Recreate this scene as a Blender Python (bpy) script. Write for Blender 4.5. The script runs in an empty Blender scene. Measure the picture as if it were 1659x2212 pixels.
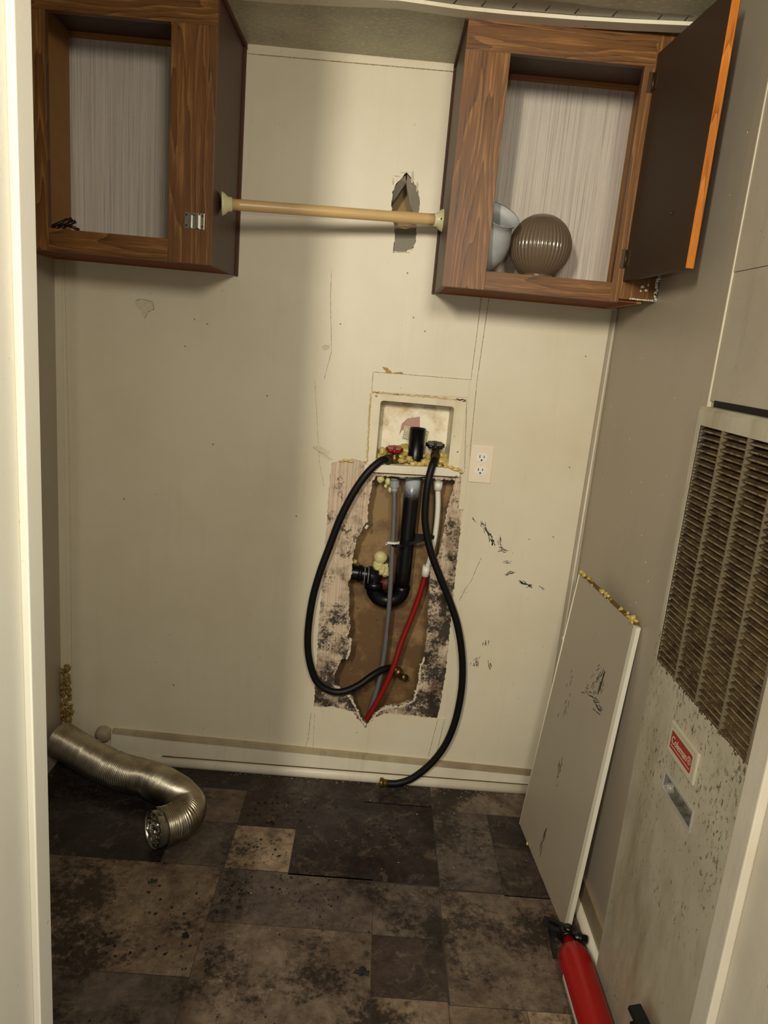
import bpy, bmesh, math, random
from mathutils import Vector, Matrix
from mathutils.geometry import tessellate_polygon
random.seed(7)
R = math.radians
scn = bpy.context.scene
COL = scn.collection

# ------------------------------------------------------------------ camera
F = 1565.4415
YW, PT, RL = R(1.1074), R(-13.1644), R(5.1012)
CAM = Vector((0.0029, -2.1795, 1.4378))
FW = Vector((math.sin(YW)*math.cos(PT), math.cos(YW)*math.cos(PT), math.sin(PT)))
RT0 = Vector((math.cos(YW), -math.sin(YW), 0)); UP0 = RT0.cross(FW)
RT = math.cos(RL)*RT0 + math.sin(RL)*UP0
UP = -math.sin(RL)*RT0 + math.cos(RL)*UP0
cd = bpy.data.cameras.new('camera'); cam = bpy.data.objects.new('camera', cd); COL.objects.link(cam)
cd.sensor_fit = 'HORIZONTAL'; cd.sensor_width = 36; cd.lens = 36*F/1659; cd.clip_start = 0.02
M = Matrix((RT, UP, -FW)).transposed().to_4x4(); M.translation = CAM
cam.matrix_world = M
scn.camera = cam

# ------------------------------------------------------------------ world, lamps, exposure
scn.view_settings.view_transform = 'Standard'
scn.view_settings.look = 'None'
scn.view_settings.exposure = 0.22
scn.view_settings.gamma = 1.0
scn.view_settings.use_curve_mapping = False
w = bpy.data.worlds.new('world'); scn.world = w; w.use_nodes = True
w.node_tree.nodes['Background'].inputs[0].default_value = (1.0, 0.95, 0.87, 1)
w.node_tree.nodes['Background'].inputs[1].default_value = 0.40
def lamp(name, loc, power, size, color, target=(0, 0, 1.0)):
    ld = bpy.data.lights.new(name, 'AREA'); ld.shape = 'DISK'; ld.size = size
    ld.energy = power; ld.color = color
    o = bpy.data.objects.new(name, ld); COL.objects.link(o); o.location = loc
    d = Vector(target) - Vector(loc); o.rotation_euler = d.to_track_quat('-Z', 'Y').to_euler()
    return o
WARM = (1.0, 0.93, 0.79)
l1 = lamp('hall_lamp', (-0.46, -2.75, 2.00), 31, 0.10, WARM, (0.1, 0, 1.1)); l1.data.shape = 'ELLIPSE'; l1.data.size_y = .38
lamp('hall_lamp', (0.24, -2.45, 1.98), 15, 0.30, WARM, (-0.1, 0, 1.0))
lamp('phone_flash', (-0.05, -2.19, 1.50), 2.2, 0.012, (1.0, .95, .84), (0, 0, 1.1))

# ------------------------------------------------------------------ helpers
def ray(u, v): return FW + (u-829.5)/F*RT - (v-1106)/F*UP
def onP(ax, u, v, val):
    d = ray(u, v); t = (val-CAM[ax])/d[ax]; return CAM + t*d
def X(u, v, x): return onP(0, u, v, x)
def Y(u, v, y): return onP(1, u, v, y)
def Z(u, v, z): return onP(2, u, v, z)

class MB:
    def __init__(s): s.b = bmesh.new(); s.mi = 0; s.smooth = False
    def face(s, pts, smooth=None):
        vs = [s.b.verts.new(p) for p in pts]
        try: f = s.b.faces.new(vs)
        except ValueError: return None
        f.material_index = s.mi; f.smooth = s.smooth if smooth is None else smooth
        return f
    def box(s, a, b, bev=0):
        x0, y0, z0 = [min(a[i], b[i]) for i in range(3)]; x1, y1, z1 = [max(a[i], b[i]) for i in range(3)]
        t = bmesh.new()
        bmesh.ops.create_cube(t, size=1)
        for v in t.verts: v.co = Vector(((x0+x1)/2+v.co.x*(x1-x0), (y0+y1)/2+v.co.y*(y1-y0), (z0+z1)/2+v.co.z*(z1-z0)))
        if bev: bmesh.ops.bevel(t, geom=t.edges[:], offset=bev, segments=2, affect='EDGES', profile=.6)
        s.add(t)
    def add(s, t, M=None, smooth=None):
        mp = {}
        for v in t.verts: mp[v] = s.b.verts.new(M @ v.co if M else v.co)
        for f in t.faces:
            try: g = s.b.faces.new([mp[v] for v in f.verts])
            except ValueError: continue
            g.material_index = s.mi; g.smooth = s.smooth if smooth is None else smooth
        t.free()
    def hexa(s, q0, q1):
        """solid between two quads (lists of 4 points)"""
        v = [s.b.verts.new(p) for p in list(q0)+list(q1)]
        for idx in ((0,1,2,3),(7,6,5,4),(0,4,5,1),(1,5,6,2),(2,6,7,3),(3,7,4,0)):
            f = s.b.faces.new([v[i] for i in idx]); f.material_index = s.mi; f.smooth = False
    def tube(s, pts, rad, seg=16, caps=True, smooth=True):
        pts = [Vector(p) for p in pts]; n = len(pts)
        rr = rad if callable(rad) else (lambda i, a: rad)
        T = []
        for i in range(n):
            T.append((pts[min(i+1, n-1)]-pts[max(i-1, 0)]).normalized())
        nrm = T[0].orthogonal().normalized()
        rings = []
        for i in range(n):
            nrm = (nrm - T[i]*nrm.dot(T[i])).normalized(); bn = T[i].cross(nrm)
            rings.append([s.b.verts.new(pts[i]+(nrm*math.cos(a)+bn*math.sin(a))*rr(i, a)) for a in [2*math.pi*k/seg for k in range(seg)]])
        for i in range(n-1):
            for k in range(seg):
                f = s.b.faces.new((rings[i][k], rings[i][(k+1)%seg], rings[i+1][(k+1)%seg], rings[i+1][k]))
                f.material_index = s.mi; f.smooth = smooth
        if caps:
            for rg in (rings[0][::-1], rings[-1]):
                f = s.b.faces.new(rg); f.material_index = s.mi
        return rings
    def lathe(s, prof, M=None, seg=32, smooth=True, rmod=None, close=False):
        """prof list of (r,z)"""
        M = M or Matrix.Identity(4)
        rings = []
        for (r_, z_) in prof:
            rg = []
            for k in range(seg):
                a = 2*math.pi*k/seg
                q = r_*(rmod(a, z_) if rmod else 1)
                rg.append(s.b.verts.new(M @ Vector((q*math.cos(a), q*math.sin(a), z_))))
            rings.append(rg)
        for i in range(len(rings)-1):
            for k in range(seg):
                f = s.b.faces.new((rings[i][k], rings[i][(k+1)%seg], rings[i+1][(k+1)%seg], rings[i+1][k]))
                f.material_index = s.mi; f.smooth = smooth
        if close:
            for rg in (rings[0][::-1], rings[-1]):
                f = s.b.faces.new(rg); f.material_index = s.mi
    def blob(s, c, r, sub=3, amp=.12, sc=(1,1,1)):
        t = bmesh.new(); bmesh.ops.create_icosphere(t, subdivisions=sub, radius=1)
        from mathutils import noise
        off = Vector((random.random()*9, random.random()*9, random.random()*9))
        for v in t.verts:
            d = 1+amp*noise.noise(v.co*1.7+off)+amp*.4*noise.noise(v.co*5+off)
            v.co = Vector(c)+Vector((v.co.x*r*d*sc[0], v.co.y*r*d*sc[1], v.co.z*r*d*sc[2]))
        s.add(t, smooth=True)
    def prism(s, loops, y0, y1, axis=1):
        """plate with holes; loops of (a,b) 2-D points, first is the outer one. axis 1: a=x,b=z"""
        def P(a, b, c):
            return Vector((a, c, b)) if axis == 1 else (Vector((c, a, b)) if axis == 0 else Vector((a, b, c)))
        flat = [p for l in loops for p in l]
        tris = tessellate_polygon([[Vector((p[0], p[1], 0)) for p in l] for l in loops])
        A = [s.b.verts.new(P(p[0], p[1], y0)) for p in flat]; B = [s.b.verts.new(P(p[0], p[1], y1)) for p in flat]
        for t in tris:
            for V, o in ((A, 1), (B, -1)):
                try:
                    f = s.b.faces.new([V[i] for i in t][::o]); f.material_index = s.mi
                except ValueError: pass
        k = 0
        for l in loops:
            n = len(l)
            for i in range(n):
                a, b = k+i, k+(i+1) % n
                try:
                    f = s.b.faces.new((A[a], A[b], B[b], B[a])); f.material_index = s.mi
                except ValueError: pass
            k += n
    def build(s, name, mats, parent=None, origin=None):
        me = bpy.data.meshes.new(name)
        bmesh.ops.recalc_face_normals(s.b, faces=s.b.faces[:])
        o_ = Vector(origin) if origin is not None else (world_loc(parent) if parent else Vector((0, 0, 0)))
        for v in s.b.verts: v.co -= o_
        s.b.to_mesh(me); s.b.free()
        for m in (mats if isinstance(mats, (list, tuple)) else [mats]): me.materials.append(m)
        o = bpy.data.objects.new(name, me); COL.objects.link(o)
        if parent:
            o.parent = parent; o.location = o_ - world_loc(parent)
        else: o.location = o_
        return o
def world_loc(o):
    l = Vector(o.location)
    while o.parent: o = o.parent; l += Vector(o.location)
    return l
def tag(o, label, cat=None, group=None, kind=None):
    if label: o['label'] = label
    if cat: o['category'] = cat
    if group: o['group'] = group
    if kind: o['kind'] = kind
    return o
def thing(name, loc, label, cat, group=None):
    o = bpy.data.objects.new(name, None); COL.objects.link(o); o.location = loc; o.empty_display_size = .05
    return tag(o, label, cat, group)
def struct(o): o['kind'] = 'structure'; return o
def spline(pts, n=10):
    pts = [Vector(p) for p in pts]; out = []
    for i in range(len(pts)-1):
        p0 = pts[max(i-1, 0)]; p1 = pts[i]; p2 = pts[i+1]; p3 = pts[min(i+2, len(pts)-1)]
        for k in range(n):
            t = k/n
            out.append(.5*((2*p1)+(-p0+p2)*t+(2*p0-5*p1+4*p2-p3)*t*t+(-p0+3*p1-3*p2+p3)*t**3))
    out.append(pts[-1]); return out
def jag(pts, step=.004, amp=.0015, closed=True, seed=1):
    """roughen a 2-D outline"""
    rn = random.Random(seed); out = []; n = len(pts)
    for i in range(n if closed else n-1):
        a, b = Vector(pts[i]), Vector(pts[(i+1) % n]); L = (b-a).length; m = max(1, int(L/step)); nn = Vector((-(b-a).y, (b-a).x)).normalized()
        for k in range(m):
            p = a.lerp(b, k/m)
            if k or True: p = p+nn*rn.uniform(-amp, amp)
            out.append((p.x, p.y))
    if not closed: out.append(tuple(pts[-1]))
    return out
def text_mesh(body, size, M, mb, depth=.0004, spacing=1.0, align='LEFT'):
    cu = bpy.data.curves.new('t', 'FONT'); cu.body = body; cu.size = size; cu.space_character = spacing; cu.align_x = align
    cu.resolution_u = 3; cu.extrude = depth/2
    o = bpy.data.objects.new('t', cu); COL.objects.link(o)
    bpy.context.view_layer.update()
    me = bpy.data.meshes.new_from_object(o)
    t = bmesh.new(); t.from_mesh(me); mb.add(t, M, smooth=False)
    bpy.data.objects.remove(o); bpy.data.meshes.remove(me); bpy.data.curves.remove(cu)

# ------------------------------------------------------------------ materials
def srgb(r_, g, b):
    f = lambda c: (c/255)/12.92 if c/255 <= .04045 else ((c/255+.055)/1.055)**2.4
    return (f(r_), f(g), f(b), 1)
class NT:
    def __init__(s, name, rough=.6, metal=0, spec=.5):
        s.m = bpy.data.materials.new(name); s.m.use_nodes = True; s.t = s.m.node_tree
        s.p = s.t.nodes['Principled BSDF']; s.p.inputs['Roughness'].default_value = rough; s.p.inputs['Metallic'].default_value = metal
        s.p.inputs['Specular IOR Level'].default_value = spec
        s.co = s.t.nodes.new('ShaderNodeTexCoord').outputs['Object']
    def n(s, ty, **kw):
        nd = s.t.nodes.new(ty)
        for k, v in kw.items():
            if k in nd.inputs: s.set(nd.inputs[k], v)
            else: setattr(nd, k, v)
        return nd
    def set(s, inp, v):
        if isinstance(v, bpy.types.NodeSocket): s.t.links.new(v, inp)
        else: inp.default_value = v
    def map(s, scale=(1,1,1), loc=(0,0,0), rot=(0,0,0), co=None):
        nd = s.n('ShaderNodeMapping'); s.t.links.new(co or s.co, nd.inputs[0])
        nd.inputs['Scale'].default_value = scale; nd.inputs['Location'].default_value = loc; nd.inputs['Rotation'].default_value = rot
        return nd.outputs[0]
    def noise(s, scale, detail=4, rough=.6, dist=0, co=None, out='Fac'):
        nd = s.n('ShaderNodeTexNoise'); s.t.links.new(co or s.co, nd.inputs['Vector'])
        nd.inputs['Scale'].default_value = scale; nd.inputs['Detail'].default_value = detail
        nd.inputs['Roughness'].default_value = rough; nd.inputs['Distortion'].default_value = dist
        return nd.outputs[0] if out == 'Fac' else nd.outputs[1]
    def vor(s, scale, co=None, feature='F1'):
        nd = s.n('ShaderNodeTexVoronoi', feature=feature); s.t.links.new(co or s.co, nd.inputs['Vector']); nd.inputs['Scale'].default_value = scale
        return nd.outputs['Distance']
    def ramp(s, fac, stops):
        nd = s.n('ShaderNodeValToRGB'); s.t.links.new(fac, nd.inputs[0]); e = nd.color_ramp.elements
        while len(e) < len(stops): e.new(.5)
        for i, (p, c) in enumerate(stops): e[i].position = p; e[i].color = c if len(c) == 4 else (*c, 1)
        return nd.outputs[0]
    def mask(s, fac, a, b):
        nd = s.n('ShaderNodeMapRange'); s.t.links.new(fac, nd.inputs[0]); nd.inputs[1].default_value = a; nd.inputs[2].default_value = b
        return nd.outputs[0]
    def mix(s, fac, a, b, mode='MIX'):
        nd = s.n('ShaderNodeMix', data_type='RGBA', blend_type=mode)
        s.set(nd.inputs[0], fac); s.set(nd.inputs[6], a); s.set(nd.inputs[7], b); return nd.outputs[2]
    def math(s, op, a, b=0):
        nd = s.n('ShaderNodeMath', operation=op); s.set(nd.inputs[0], a); s.set(nd.inputs[1], b); return nd.outputs[0]
    def sep(s, co=None):
        nd = s.n('ShaderNodeSeparateXYZ'); s.t.links.new(co or s.co, nd.inputs[0]); return nd.outputs
    def bump(s, h, strength=.3, dist=.002):
        nd = s.n('ShaderNodeBump'); s.t.links.new(h, nd.inputs['Height']); nd.inputs['Strength'].default_value = strength; nd.inputs['Distance'].default_value = dist
        s.t.links.new(nd.outputs[0], s.p.inputs['Normal'])
    def col(s, c): s.set(s.p.inputs['Base Color'], c); return s
    def rough(s, v): s.set(s.p.inputs['Roughness'], v); return s

def m_plain(name, c, rough=.5, metal=0, var=.15, scale=40, bump=.1, spec=.5):
    k = NT(name, rough, metal, spec); nz = k.noise(scale, 5)
    d = tuple(x*(1-var) for x in c[:3])+(1,)
    k.col(k.mix(nz, d, c)); k.bump(nz, bump, .001); return k.m
def m_paint(name, c, stain=srgb(150,132,100), amt=.35, rough=.45, grime=.5, streak=True, spec=.4):
    k = NT(name, rough, 0, spec)
    big = k.mask(k.noise(2.2, 5, .6), .42, .75)
    a = k.mix(k.math('MULTIPLY', big, amt), c, stain)
    if streak:
        st = k.mask(k.noise(3, 6, .7, co=k.map((9, 9, .6))), .55, .8)
        a = k.mix(k.math('MULTIPLY', st, amt*.6), a, stain)
    sp = k.mask(k.noise(75, 2, .5), .735, .78)
    a = k.mix(k.math('MULTIPLY', sp, grime), a, srgb(60,45,28))
    k.col(a); k.bump(k.noise(160, 5, .7), .18, .0012); return k.m
def m_oak(name, axis, dark=srgb(50,30,14), mid=srgb(104,68,31), light=srgb(150,106,58), rings=19.0):
    k = NT(name, .46, 0, .28)
    a = [7.5]*3; a[axis] = .95
    n0 = k.noise(1, 3, .45, .25, co=k.map(tuple(a)))
    b = [75]*3; b[axis] = 2.0
    n1 = k.noise(1, 4, .6, co=k.map(tuple(b)))
    ph = k.math('ADD', k.math('MULTIPLY', n0, rings), k.math('MULTIPLY', n1, .55))
    ring = k.math('FRACT', ph)
    fn = [430]*3; fn[axis] = 14
    fine = k.noise(1, 4, .7, co=k.map(tuple(fn)))
    f = k.math('ADD', k.math('MULTIPLY', ring, .24), k.math('MULTIPLY', fine, .54)); f = k.math('ADD', f, k.math('MULTIPLY', n1, .36))
    c = k.ramp(f, [(.36, dark), (.50, mid), (.60, mid), (.78, light)])
    c = k.mix(k.math('MULTIPLY', k.mask(k.noise(3, 3), .4, .7), .25), c, srgb(88,48,28))
    k.col(c); k.bump(fine, .15, .0008); return k.m

CREAM = srgb(213,203,177)
m_wall = m_paint('cream_wall_paint', CREAM, srgb(176,158,118), .32, .42, .55)
m_wall2 = m_paint('grey_beige_wall_paint', srgb(172,160,140), srgb(140,128,108), .25, .38, .25)
m_trim = m_paint('cream_trim_paint', srgb(222,214,190), srgb(150,120,78), .4, .4, .8)
m_trimdirty = m_paint('dirty_trim_paint', srgb(176,162,130), srgb(92,62,36), .9, .5, 1)
m_jamb = m_paint('white_jamb_paint', srgb(226,221,202), srgb(190,178,150), .25, .25, .3)
m_edge = m_plain('torn_paper_edge', srgb(216,204,176), .9, 0, .3, 90)
m_oakv = m_oak('oak_grain_upright', 2); m_oakh = m_oak('oak_grain_level', 0)
m_oakedge = m_oak('oak_edge_orange', 2, srgb(120,62,14), srgb(190,112,36), srgb(214,140,56))
m_raw = m_plain('raw_orange_board', srgb(168,116,54), .6, 0, .35, 25, .2)
m_redboard = m_plain('red_brown_board_underside', srgb(138,76,34), .7, 0, .45, 18, .1, .15)
m_moulding = m_plain('dark_red_brown_moulding', srgb(84,46,28), .5, 0, .3, 40, .05, .2)
m_darkside = m_oak('dark_brown_laminate', 2, srgb(62,44,32), srgb(76,55,41), srgb(86,64,48))
m_darkdoor = m_plain('dark_brown_hardboard', srgb(62,44,26), .55, 0, .25, 60)
m_black = m_plain('black_plastic', srgb(14,14,15), .35, 0, .3, 60)
m_rubber = m_plain('black_rubber', srgb(11,11,11), .5, 0, .3, 90, .15, .25)
m_abs = m_plain('black_pipe_plastic', srgb(10,10,12), .3, 0, .4, 30, .15, .3)
m_brass = m_plain('tarnished_brass', srgb(120,96,52), .4, .8, .45, 80)
m_bronze = m_plain('dark_brass', srgb(82,64,40), .45, .7, .5, 90)
m_steel = m_plain('steel', srgb(165,160,145), .32, .9, .3, 60)
m_white = m_plain('white_plastic', srgb(228,222,206), .4, 0, .08, 40)
m_greypipe = m_plain('grey_plastic_pipe', srgb(104,106,108), .45, 0, .25, 60)
m_redpipe = m_plain('red_plastic_pipe', srgb(140,22,18), .35, 0, .25, 50)
m_red = m_plain('red_enamel', srgb(152,14,12), .3, 0, .12, 30, .02)
m_redknob = m_plain('red_painted_handle', srgb(150,18,24), .3, 0, .4, 90)
m_foam = m_plain('yellow_spray_foam', srgb(206,182,98), .35, 0, .35, 55, .5)
m_foam2 = m_plain('pale_foam', srgb(214,202,140), .5, 0, .25, 60, .5)
m_oldfoam = m_plain('old_yellow_glue', srgb(196,168,104), .5, 0, .4, 80)
m_cream_plate = m_plain('cream_plate', srgb(226,212,186), .35, 0, .06, 40)
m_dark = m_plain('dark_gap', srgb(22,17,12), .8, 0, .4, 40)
m_scuff = m_plain('black_scuff', srgb(34,34,36), .7, 0, .6, 300)
m_rust = m_plain('rusty_stain', srgb(92,58,28), .8, 0, .5, 120)
m_tan = m_plain('torn_tan_paper', srgb(176,142,88), .8, 0, .3, 90)
m_crack = m_plain('paint_seam', srgb(150,132,98), .8, 0, .4, 60)
m_crk2 = m_plain('dark_joint_brown', srgb(112,90,62), .8, 0, .5, 90)
m_rod = m_plain('beige_rod', srgb(206,172,116), .33, 0, .15, 26, .05)
m_flange = m_plain('ivory_plastic', srgb(214,206,158), .35, 0, .08, 30)

# wallpaper with fine upright threads
k = NT('threaded_wallpaper', .7, 0, .3)
t1 = k.mask(k.noise(1, 3, .8, co=k.map((420, 420, 3))), .50, .66)
t2 = k.mask(k.noise(1, 2, .6, co=k.map((130, 130, 1.5))), .5, .75)
wv = k.noise(1, 2, .7, co=k.map((60, 60, 700)))
c = k.mix(k.math('MULTIPLY', t1, .55), srgb(208,197,182), srgb(118,108,104))
c = k.mix(k.math('MULTIPLY', t2, .35), c, srgb(140,126,112)); c = k.mix(k.math('MULTIPLY', wv, .22), c, srgb(120,110,98)); k.col(c); k.bump(t1, .2, .0006); m_paper = k.m

# exposed board with mould
k = NT('mouldy_board', .9, 0, .2)
st = k.mask(k.noise(1, 3, .8, co=k.map((330, 330, 2.5))), .42, .62)
c = k.mix(k.math('MULTIPLY', st, .5), srgb(206,186,160), srgb(140,116,94))
zz = k.sep()[2]; xx = k.sep()[0]
lowz = k.math('ADD', k.math('MULTIPLY', k.mask(zz, 1.0, .25), .10), .015); rx = k.math('MULTIPLY', k.mask(xx, .2, .26), .075)
dens = k.math('ADD', lowz, rx)
m1 = k.math('ADD', k.noise(16, 3, .6), dens)
br = k.mask(m1, .55, .78)
c = k.mix(k.math('MULTIPLY', br, .85), c, srgb(84,62,40))
m2 = k.math('ADD', k.math('ADD', k.math('MULTIPLY', k.noise(13, 3, .6), .66), k.math('MULTIPLY', k.noise(150, 5, .8), .52)), dens)
bk = k.mask(m2, .665, .73)
c = k.mix(k.math('MULTIPLY', bk, .92), c, srgb(30,25,22)); k.col(c); k.bump(k.noise(120, 4), .4, .001); m_mould = k.m

# brown cavity sheet
k = NT('brown_cavity_sheet', .6, 0, .3)
zz = k.sep()[2]; low = k.math('MULTIPLY', k.mask(zz, .95, .40), .22)
b1 = k.mask(k.math('ADD', k.noise(9, 6, .7), low), .52, .70)
c = k.mix(k.math('MULTIPLY', b1, .75), srgb(146,118,78), srgb(84,58,34))
v = k.mask(k.vor(42), .20, .0); vv = k.math('MULTIPLY', v, k.mask(k.math('ADD', k.noise(7, 2), low), .60, .70))
c = k.mix(k.math('MULTIPLY', vv, .8), c, srgb(44,34,24)); k.col(c); m_cavity = k.m

# ceiling sheet
k = NT('stippled_grey_ceiling', .42, .0, .6)
sp = k.mask(k.noise(1, 4, .75, co=k.map((80, 190, 60))), .52, .68)
c = k.mix(k.mask(k.noise(5, 4), .35, .7), srgb(186,178,146), srgb(150,144,116))
c = k.mix(k.math('MULTIPLY', sp, .8), c, srgb(225,222,205)); k.col(c); k.bump(k.noise(1, 4, .7, co=k.map((120, 240, 100))), .6, .002); m_ceil = k.m

# furnace enamel with rust, concentrated near the grille
k = NT('stained_furnace_enamel', .38, 0, .5)
yy = k.sep()[1]; zz = k.sep()[2]
streak = k.mask(k.noise(1, 6, .7, co=k.map((5, 7, 2.2))), .46, .72)
c = k.mix(k.math('MULTIPLY', streak, .7), srgb(192,184,160), srgb(132,116,82))
near = k.math('MULTIPLY', k.mask(yy, -.84, -1.05), .11)
zlow = k.math('MULTIPLY', k.mask(zz, .35, .8), .085)
sp = k.mask(k.math('ADD', k.math('ADD', k.math('ADD', k.noise(1, 5, .75, co=k.map((90, 120, 60))), near), zlow), k.math('SUBTRACT', k.math('MULTIPLY', k.noise(8, 3, .6), .34), k.math('MULTIPLY', k.mask(zz, .86, 1.1), .12))), .80, .88)
c = k.mix(k.math('MULTIPLY', sp, .9), c, srgb(66,42,20))
c = k.mix(k.math('MULTIPLY', k.mask(k.noise(6, 4, .6), .5, .75), .5), c, srgb(140,136,112))
k.col(c); k.bump(sp, .2, .001); m_enamel = k.m
# grille: thick brown dust, plus gap shade painted on the inner slat faces
k = NT('dusty_grille_gap_shade', .75, 0, .3)
d = k.mask(k.noise(1, 5, .7, co=k.map((30, 26, 30))), .40, .62)
c = k.mix(d, srgb(98,78,50), srgb(56,40,24)); c = k.mix(k.mask(k.noise(220, 3), .55, .75), c, srgb(44,32,20))
k.col(c); k.bump(k.noise(260, 4), .8, .002); m_grille = k.m
k = NT('dusty_slat_lip', .7); k.col(k.mix(k.mask(k.noise(1, 4, .7, co=k.map((60, 45, 60))), .44, .62), srgb(138,122,86), srgb(72,54,32))); k.bump(k.noise(260, 4), .5, .001); m_griplip = k.m
m_div = m_plain('dusty_divider', srgb(126,113,88), .7, 0, .4, 160, .5)

# vinyl stone tiles
k = NT('vinyl_stone_tiles', .33, 0, .28)
at = k.n('ShaderNodeAttribute', attribute_name='tint')
base = at.outputs['Color']
off = k.n('ShaderNodeVectorMath', operation='ADD'); k.t.links.new(k.co, off.inputs[0])
sc_ = k.n('ShaderNodeVectorMath', operation='SCALE'); k.t.links.new(base, sc_.inputs[0]); sc_.inputs[3].default_value = 37.0
k.t.links.new(sc_.outputs[0], off.inputs[1]); oc = off.outputs[0]
n1 = k.noise(6, 8, .65, 1.4, co=oc)
c = k.mix(k.mask(n1, .35, .68), base, k.mix(1.0, base, (.45,.42,.42,1), 'MULTIPLY'))
vein = k.mask(k.math('ABSOLUTE', k.math('SUBTRACT', k.noise(5.5, 6, .7, .6, co=oc), .5)), .012, .0)
c = k.mix(k.math('MULTIPLY', vein, .45), c, srgb(112,98,80))
lt = k.mask(k.noise(15, 6, .7, .8, co=oc), .58, .75)
med = k.mask(k.noise(38, 6, .75, co=oc), .38, .66); c = k.mix(k.math('MULTIPLY', med, .75), c, k.mix(1.0, c, (.36,.33,.33,1), 'MULTIPLY'))
c = k.mix(k.math('MULTIPLY', lt, .45), c, srgb(142,124,100))
dirt = k.mask(k.math('ADD', k.math('MULTIPLY', k.noise(4.2, 4, .6), .62), k.math('MULTIPLY', k.noise(55, 6, .75), .42)), .52, .60)
c = k.mix(k.math('MULTIPLY', dirt, .85), c, srgb(24,19,16))
pale = k.mask(k.noise(120, 2), .73, .78); c = k.mix(k.math('MULTIPLY', pale, .35), c, srgb(140,130,110))
k.col(c); k.rough(k.mask(k.noise(8, 4), .1, 1.3)); k.bump(k.noise(40, 6, .7, co=oc), .3, .002); m_tile = k.m
m_seam = m_plain('tile_seam', srgb(58,50,42), .8, 0, .4, 60)

# foil duct
k = NT('crinkled_foil', .3, 1.0)
cr = k.noise(26, 5, .6); k.col(k.mix(k.mask(k.noise(9, 4), .45, .75), srgb(196,188,168), srgb(116,100,78))); k.bump(cr, .10, .003); m_foil = k.m
k = NT('loose_foil', .2, 1.0); k.col(srgb(190,190,185)); k.bump(k.vor(70), .9, .006); m_foil2 = k.m
# smoked ribbed glass
k = NT('smoked_brown_glass', .16, 0, .7); k.col(srgb(122,104,84)); k.p.inputs['Transmission Weight'].default_value = .35; m_smoke = k.m
k = NT('frosted_grey_glass', .5, 0, .5); k.col(k.mix(k.mask(k.noise(12, 3), .4, .7), srgb(188,189,184), srgb(168,168,164))); k.p.inputs['Transmission Weight'].default_value = .15; m_frost = k.m

# ------------------------------------------------------------------ setting
XL, XR, ZC = -.9565, .665, 2.18
YD = -1.45     # inner side of the doorway
# floor: tiles inset in one mesh
Tn = {'d': (74,62,55), 'm': (124,107,90), 'l': (172,150,122), 'g': (104,92,82), 'b': (142,122,100), 'k': (56,47,44)}
tiles = [(-1.0,-.49,-.02,-.465,'k'),(-.49,-.315,-.02,-.115,'k'),(-.315,-.138,-.02,-.115,'d'),(-.138,.06,-.02,-.125,'d'),(.06,.28,-.02,-.13,'d'),(.28,.70,-.02,-.145,'m'),
 (-.49,-.315,-.115,-.28,'m'),(-.315,-.138,-.115,-.285,'d'),(-.138,.28,-.125,-.475,'k'),(.28,.455,-.145,-.485,'g'),(.455,.70,-.15,-.3,'k'),(.455,.70,-.3,-.495,'d'),
 (-.49,-.315,-.28,-.465,'g'),(-.315,-.138,-.285,-.467,'l'),
 (-1.0,-.69,-.465,-.82,'m'),(-.69,-.318,-.465,-.82,'b'),(-.318,.096,-.468,-.655,'g'),(.096,.276,-.48,-.66,'g'),(.276,.70,-.49,-.843,'m'),
 (-.318,.096,-.655,-1.02,'m'),(.096,.272,-.66,-.835,'d'),(.096,.272,-.835,-1.02,'b'),(-.69,-.318,-.82,-1.2,'g'),(-1.0,-.69,-.82,-1.2,'m'),
 (.272,.45,-.843,-1.2,'b'),(.45,.70,-.843,-1.02,'l'),(.45,.70,-1.02,-1.2,'m'),(-.318,.096,-1.02,-1.2,'g'),(.096,.272,-1.02,-1.2,'m')]
xx_ = [-1.0,-.6,-.2,.2,.7]
for j in range(4):
    for i in range(4): tiles.append((xx_[i], xx_[i+1], -1.2-.4*j, -1.6-.4*j, random.choice('dmgb')))
mb = MB(); mb.mi = 0; mb.box((-1.3, .12, -.03), (1.3, -3.0, -.0006)); mb.mi = 1
cols = []
for (x0, x1, y0, y1, t) in tiles:
    s_ = .0008
    def sk(x, y): return Vector((x, y-.03*max(0, (x+.3))*(0 if -.2 < y else .0), 0))
    f = mb.face([sk(x0+s_, y1+s_), sk(x1-s_, y1+s_), sk(x1-s_, y0-s_), sk(x0+s_, y0-s_)])
    cols.append(Tn[t])
lay = mb.b.loops.layers.float_color.new('tint')
mb.b.faces.ensure_lookup_table()
nf = len(mb.b.faces)-len(cols)
for i, f in enumerate(mb.b.faces):
    cc = srgb(*cols[i-nf]) if i >= nf else srgb(58,50,42)
    for l in f.loops: l[lay] = cc
floor = struct(mb.build('floor', [m_seam, m_tile]))

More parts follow.
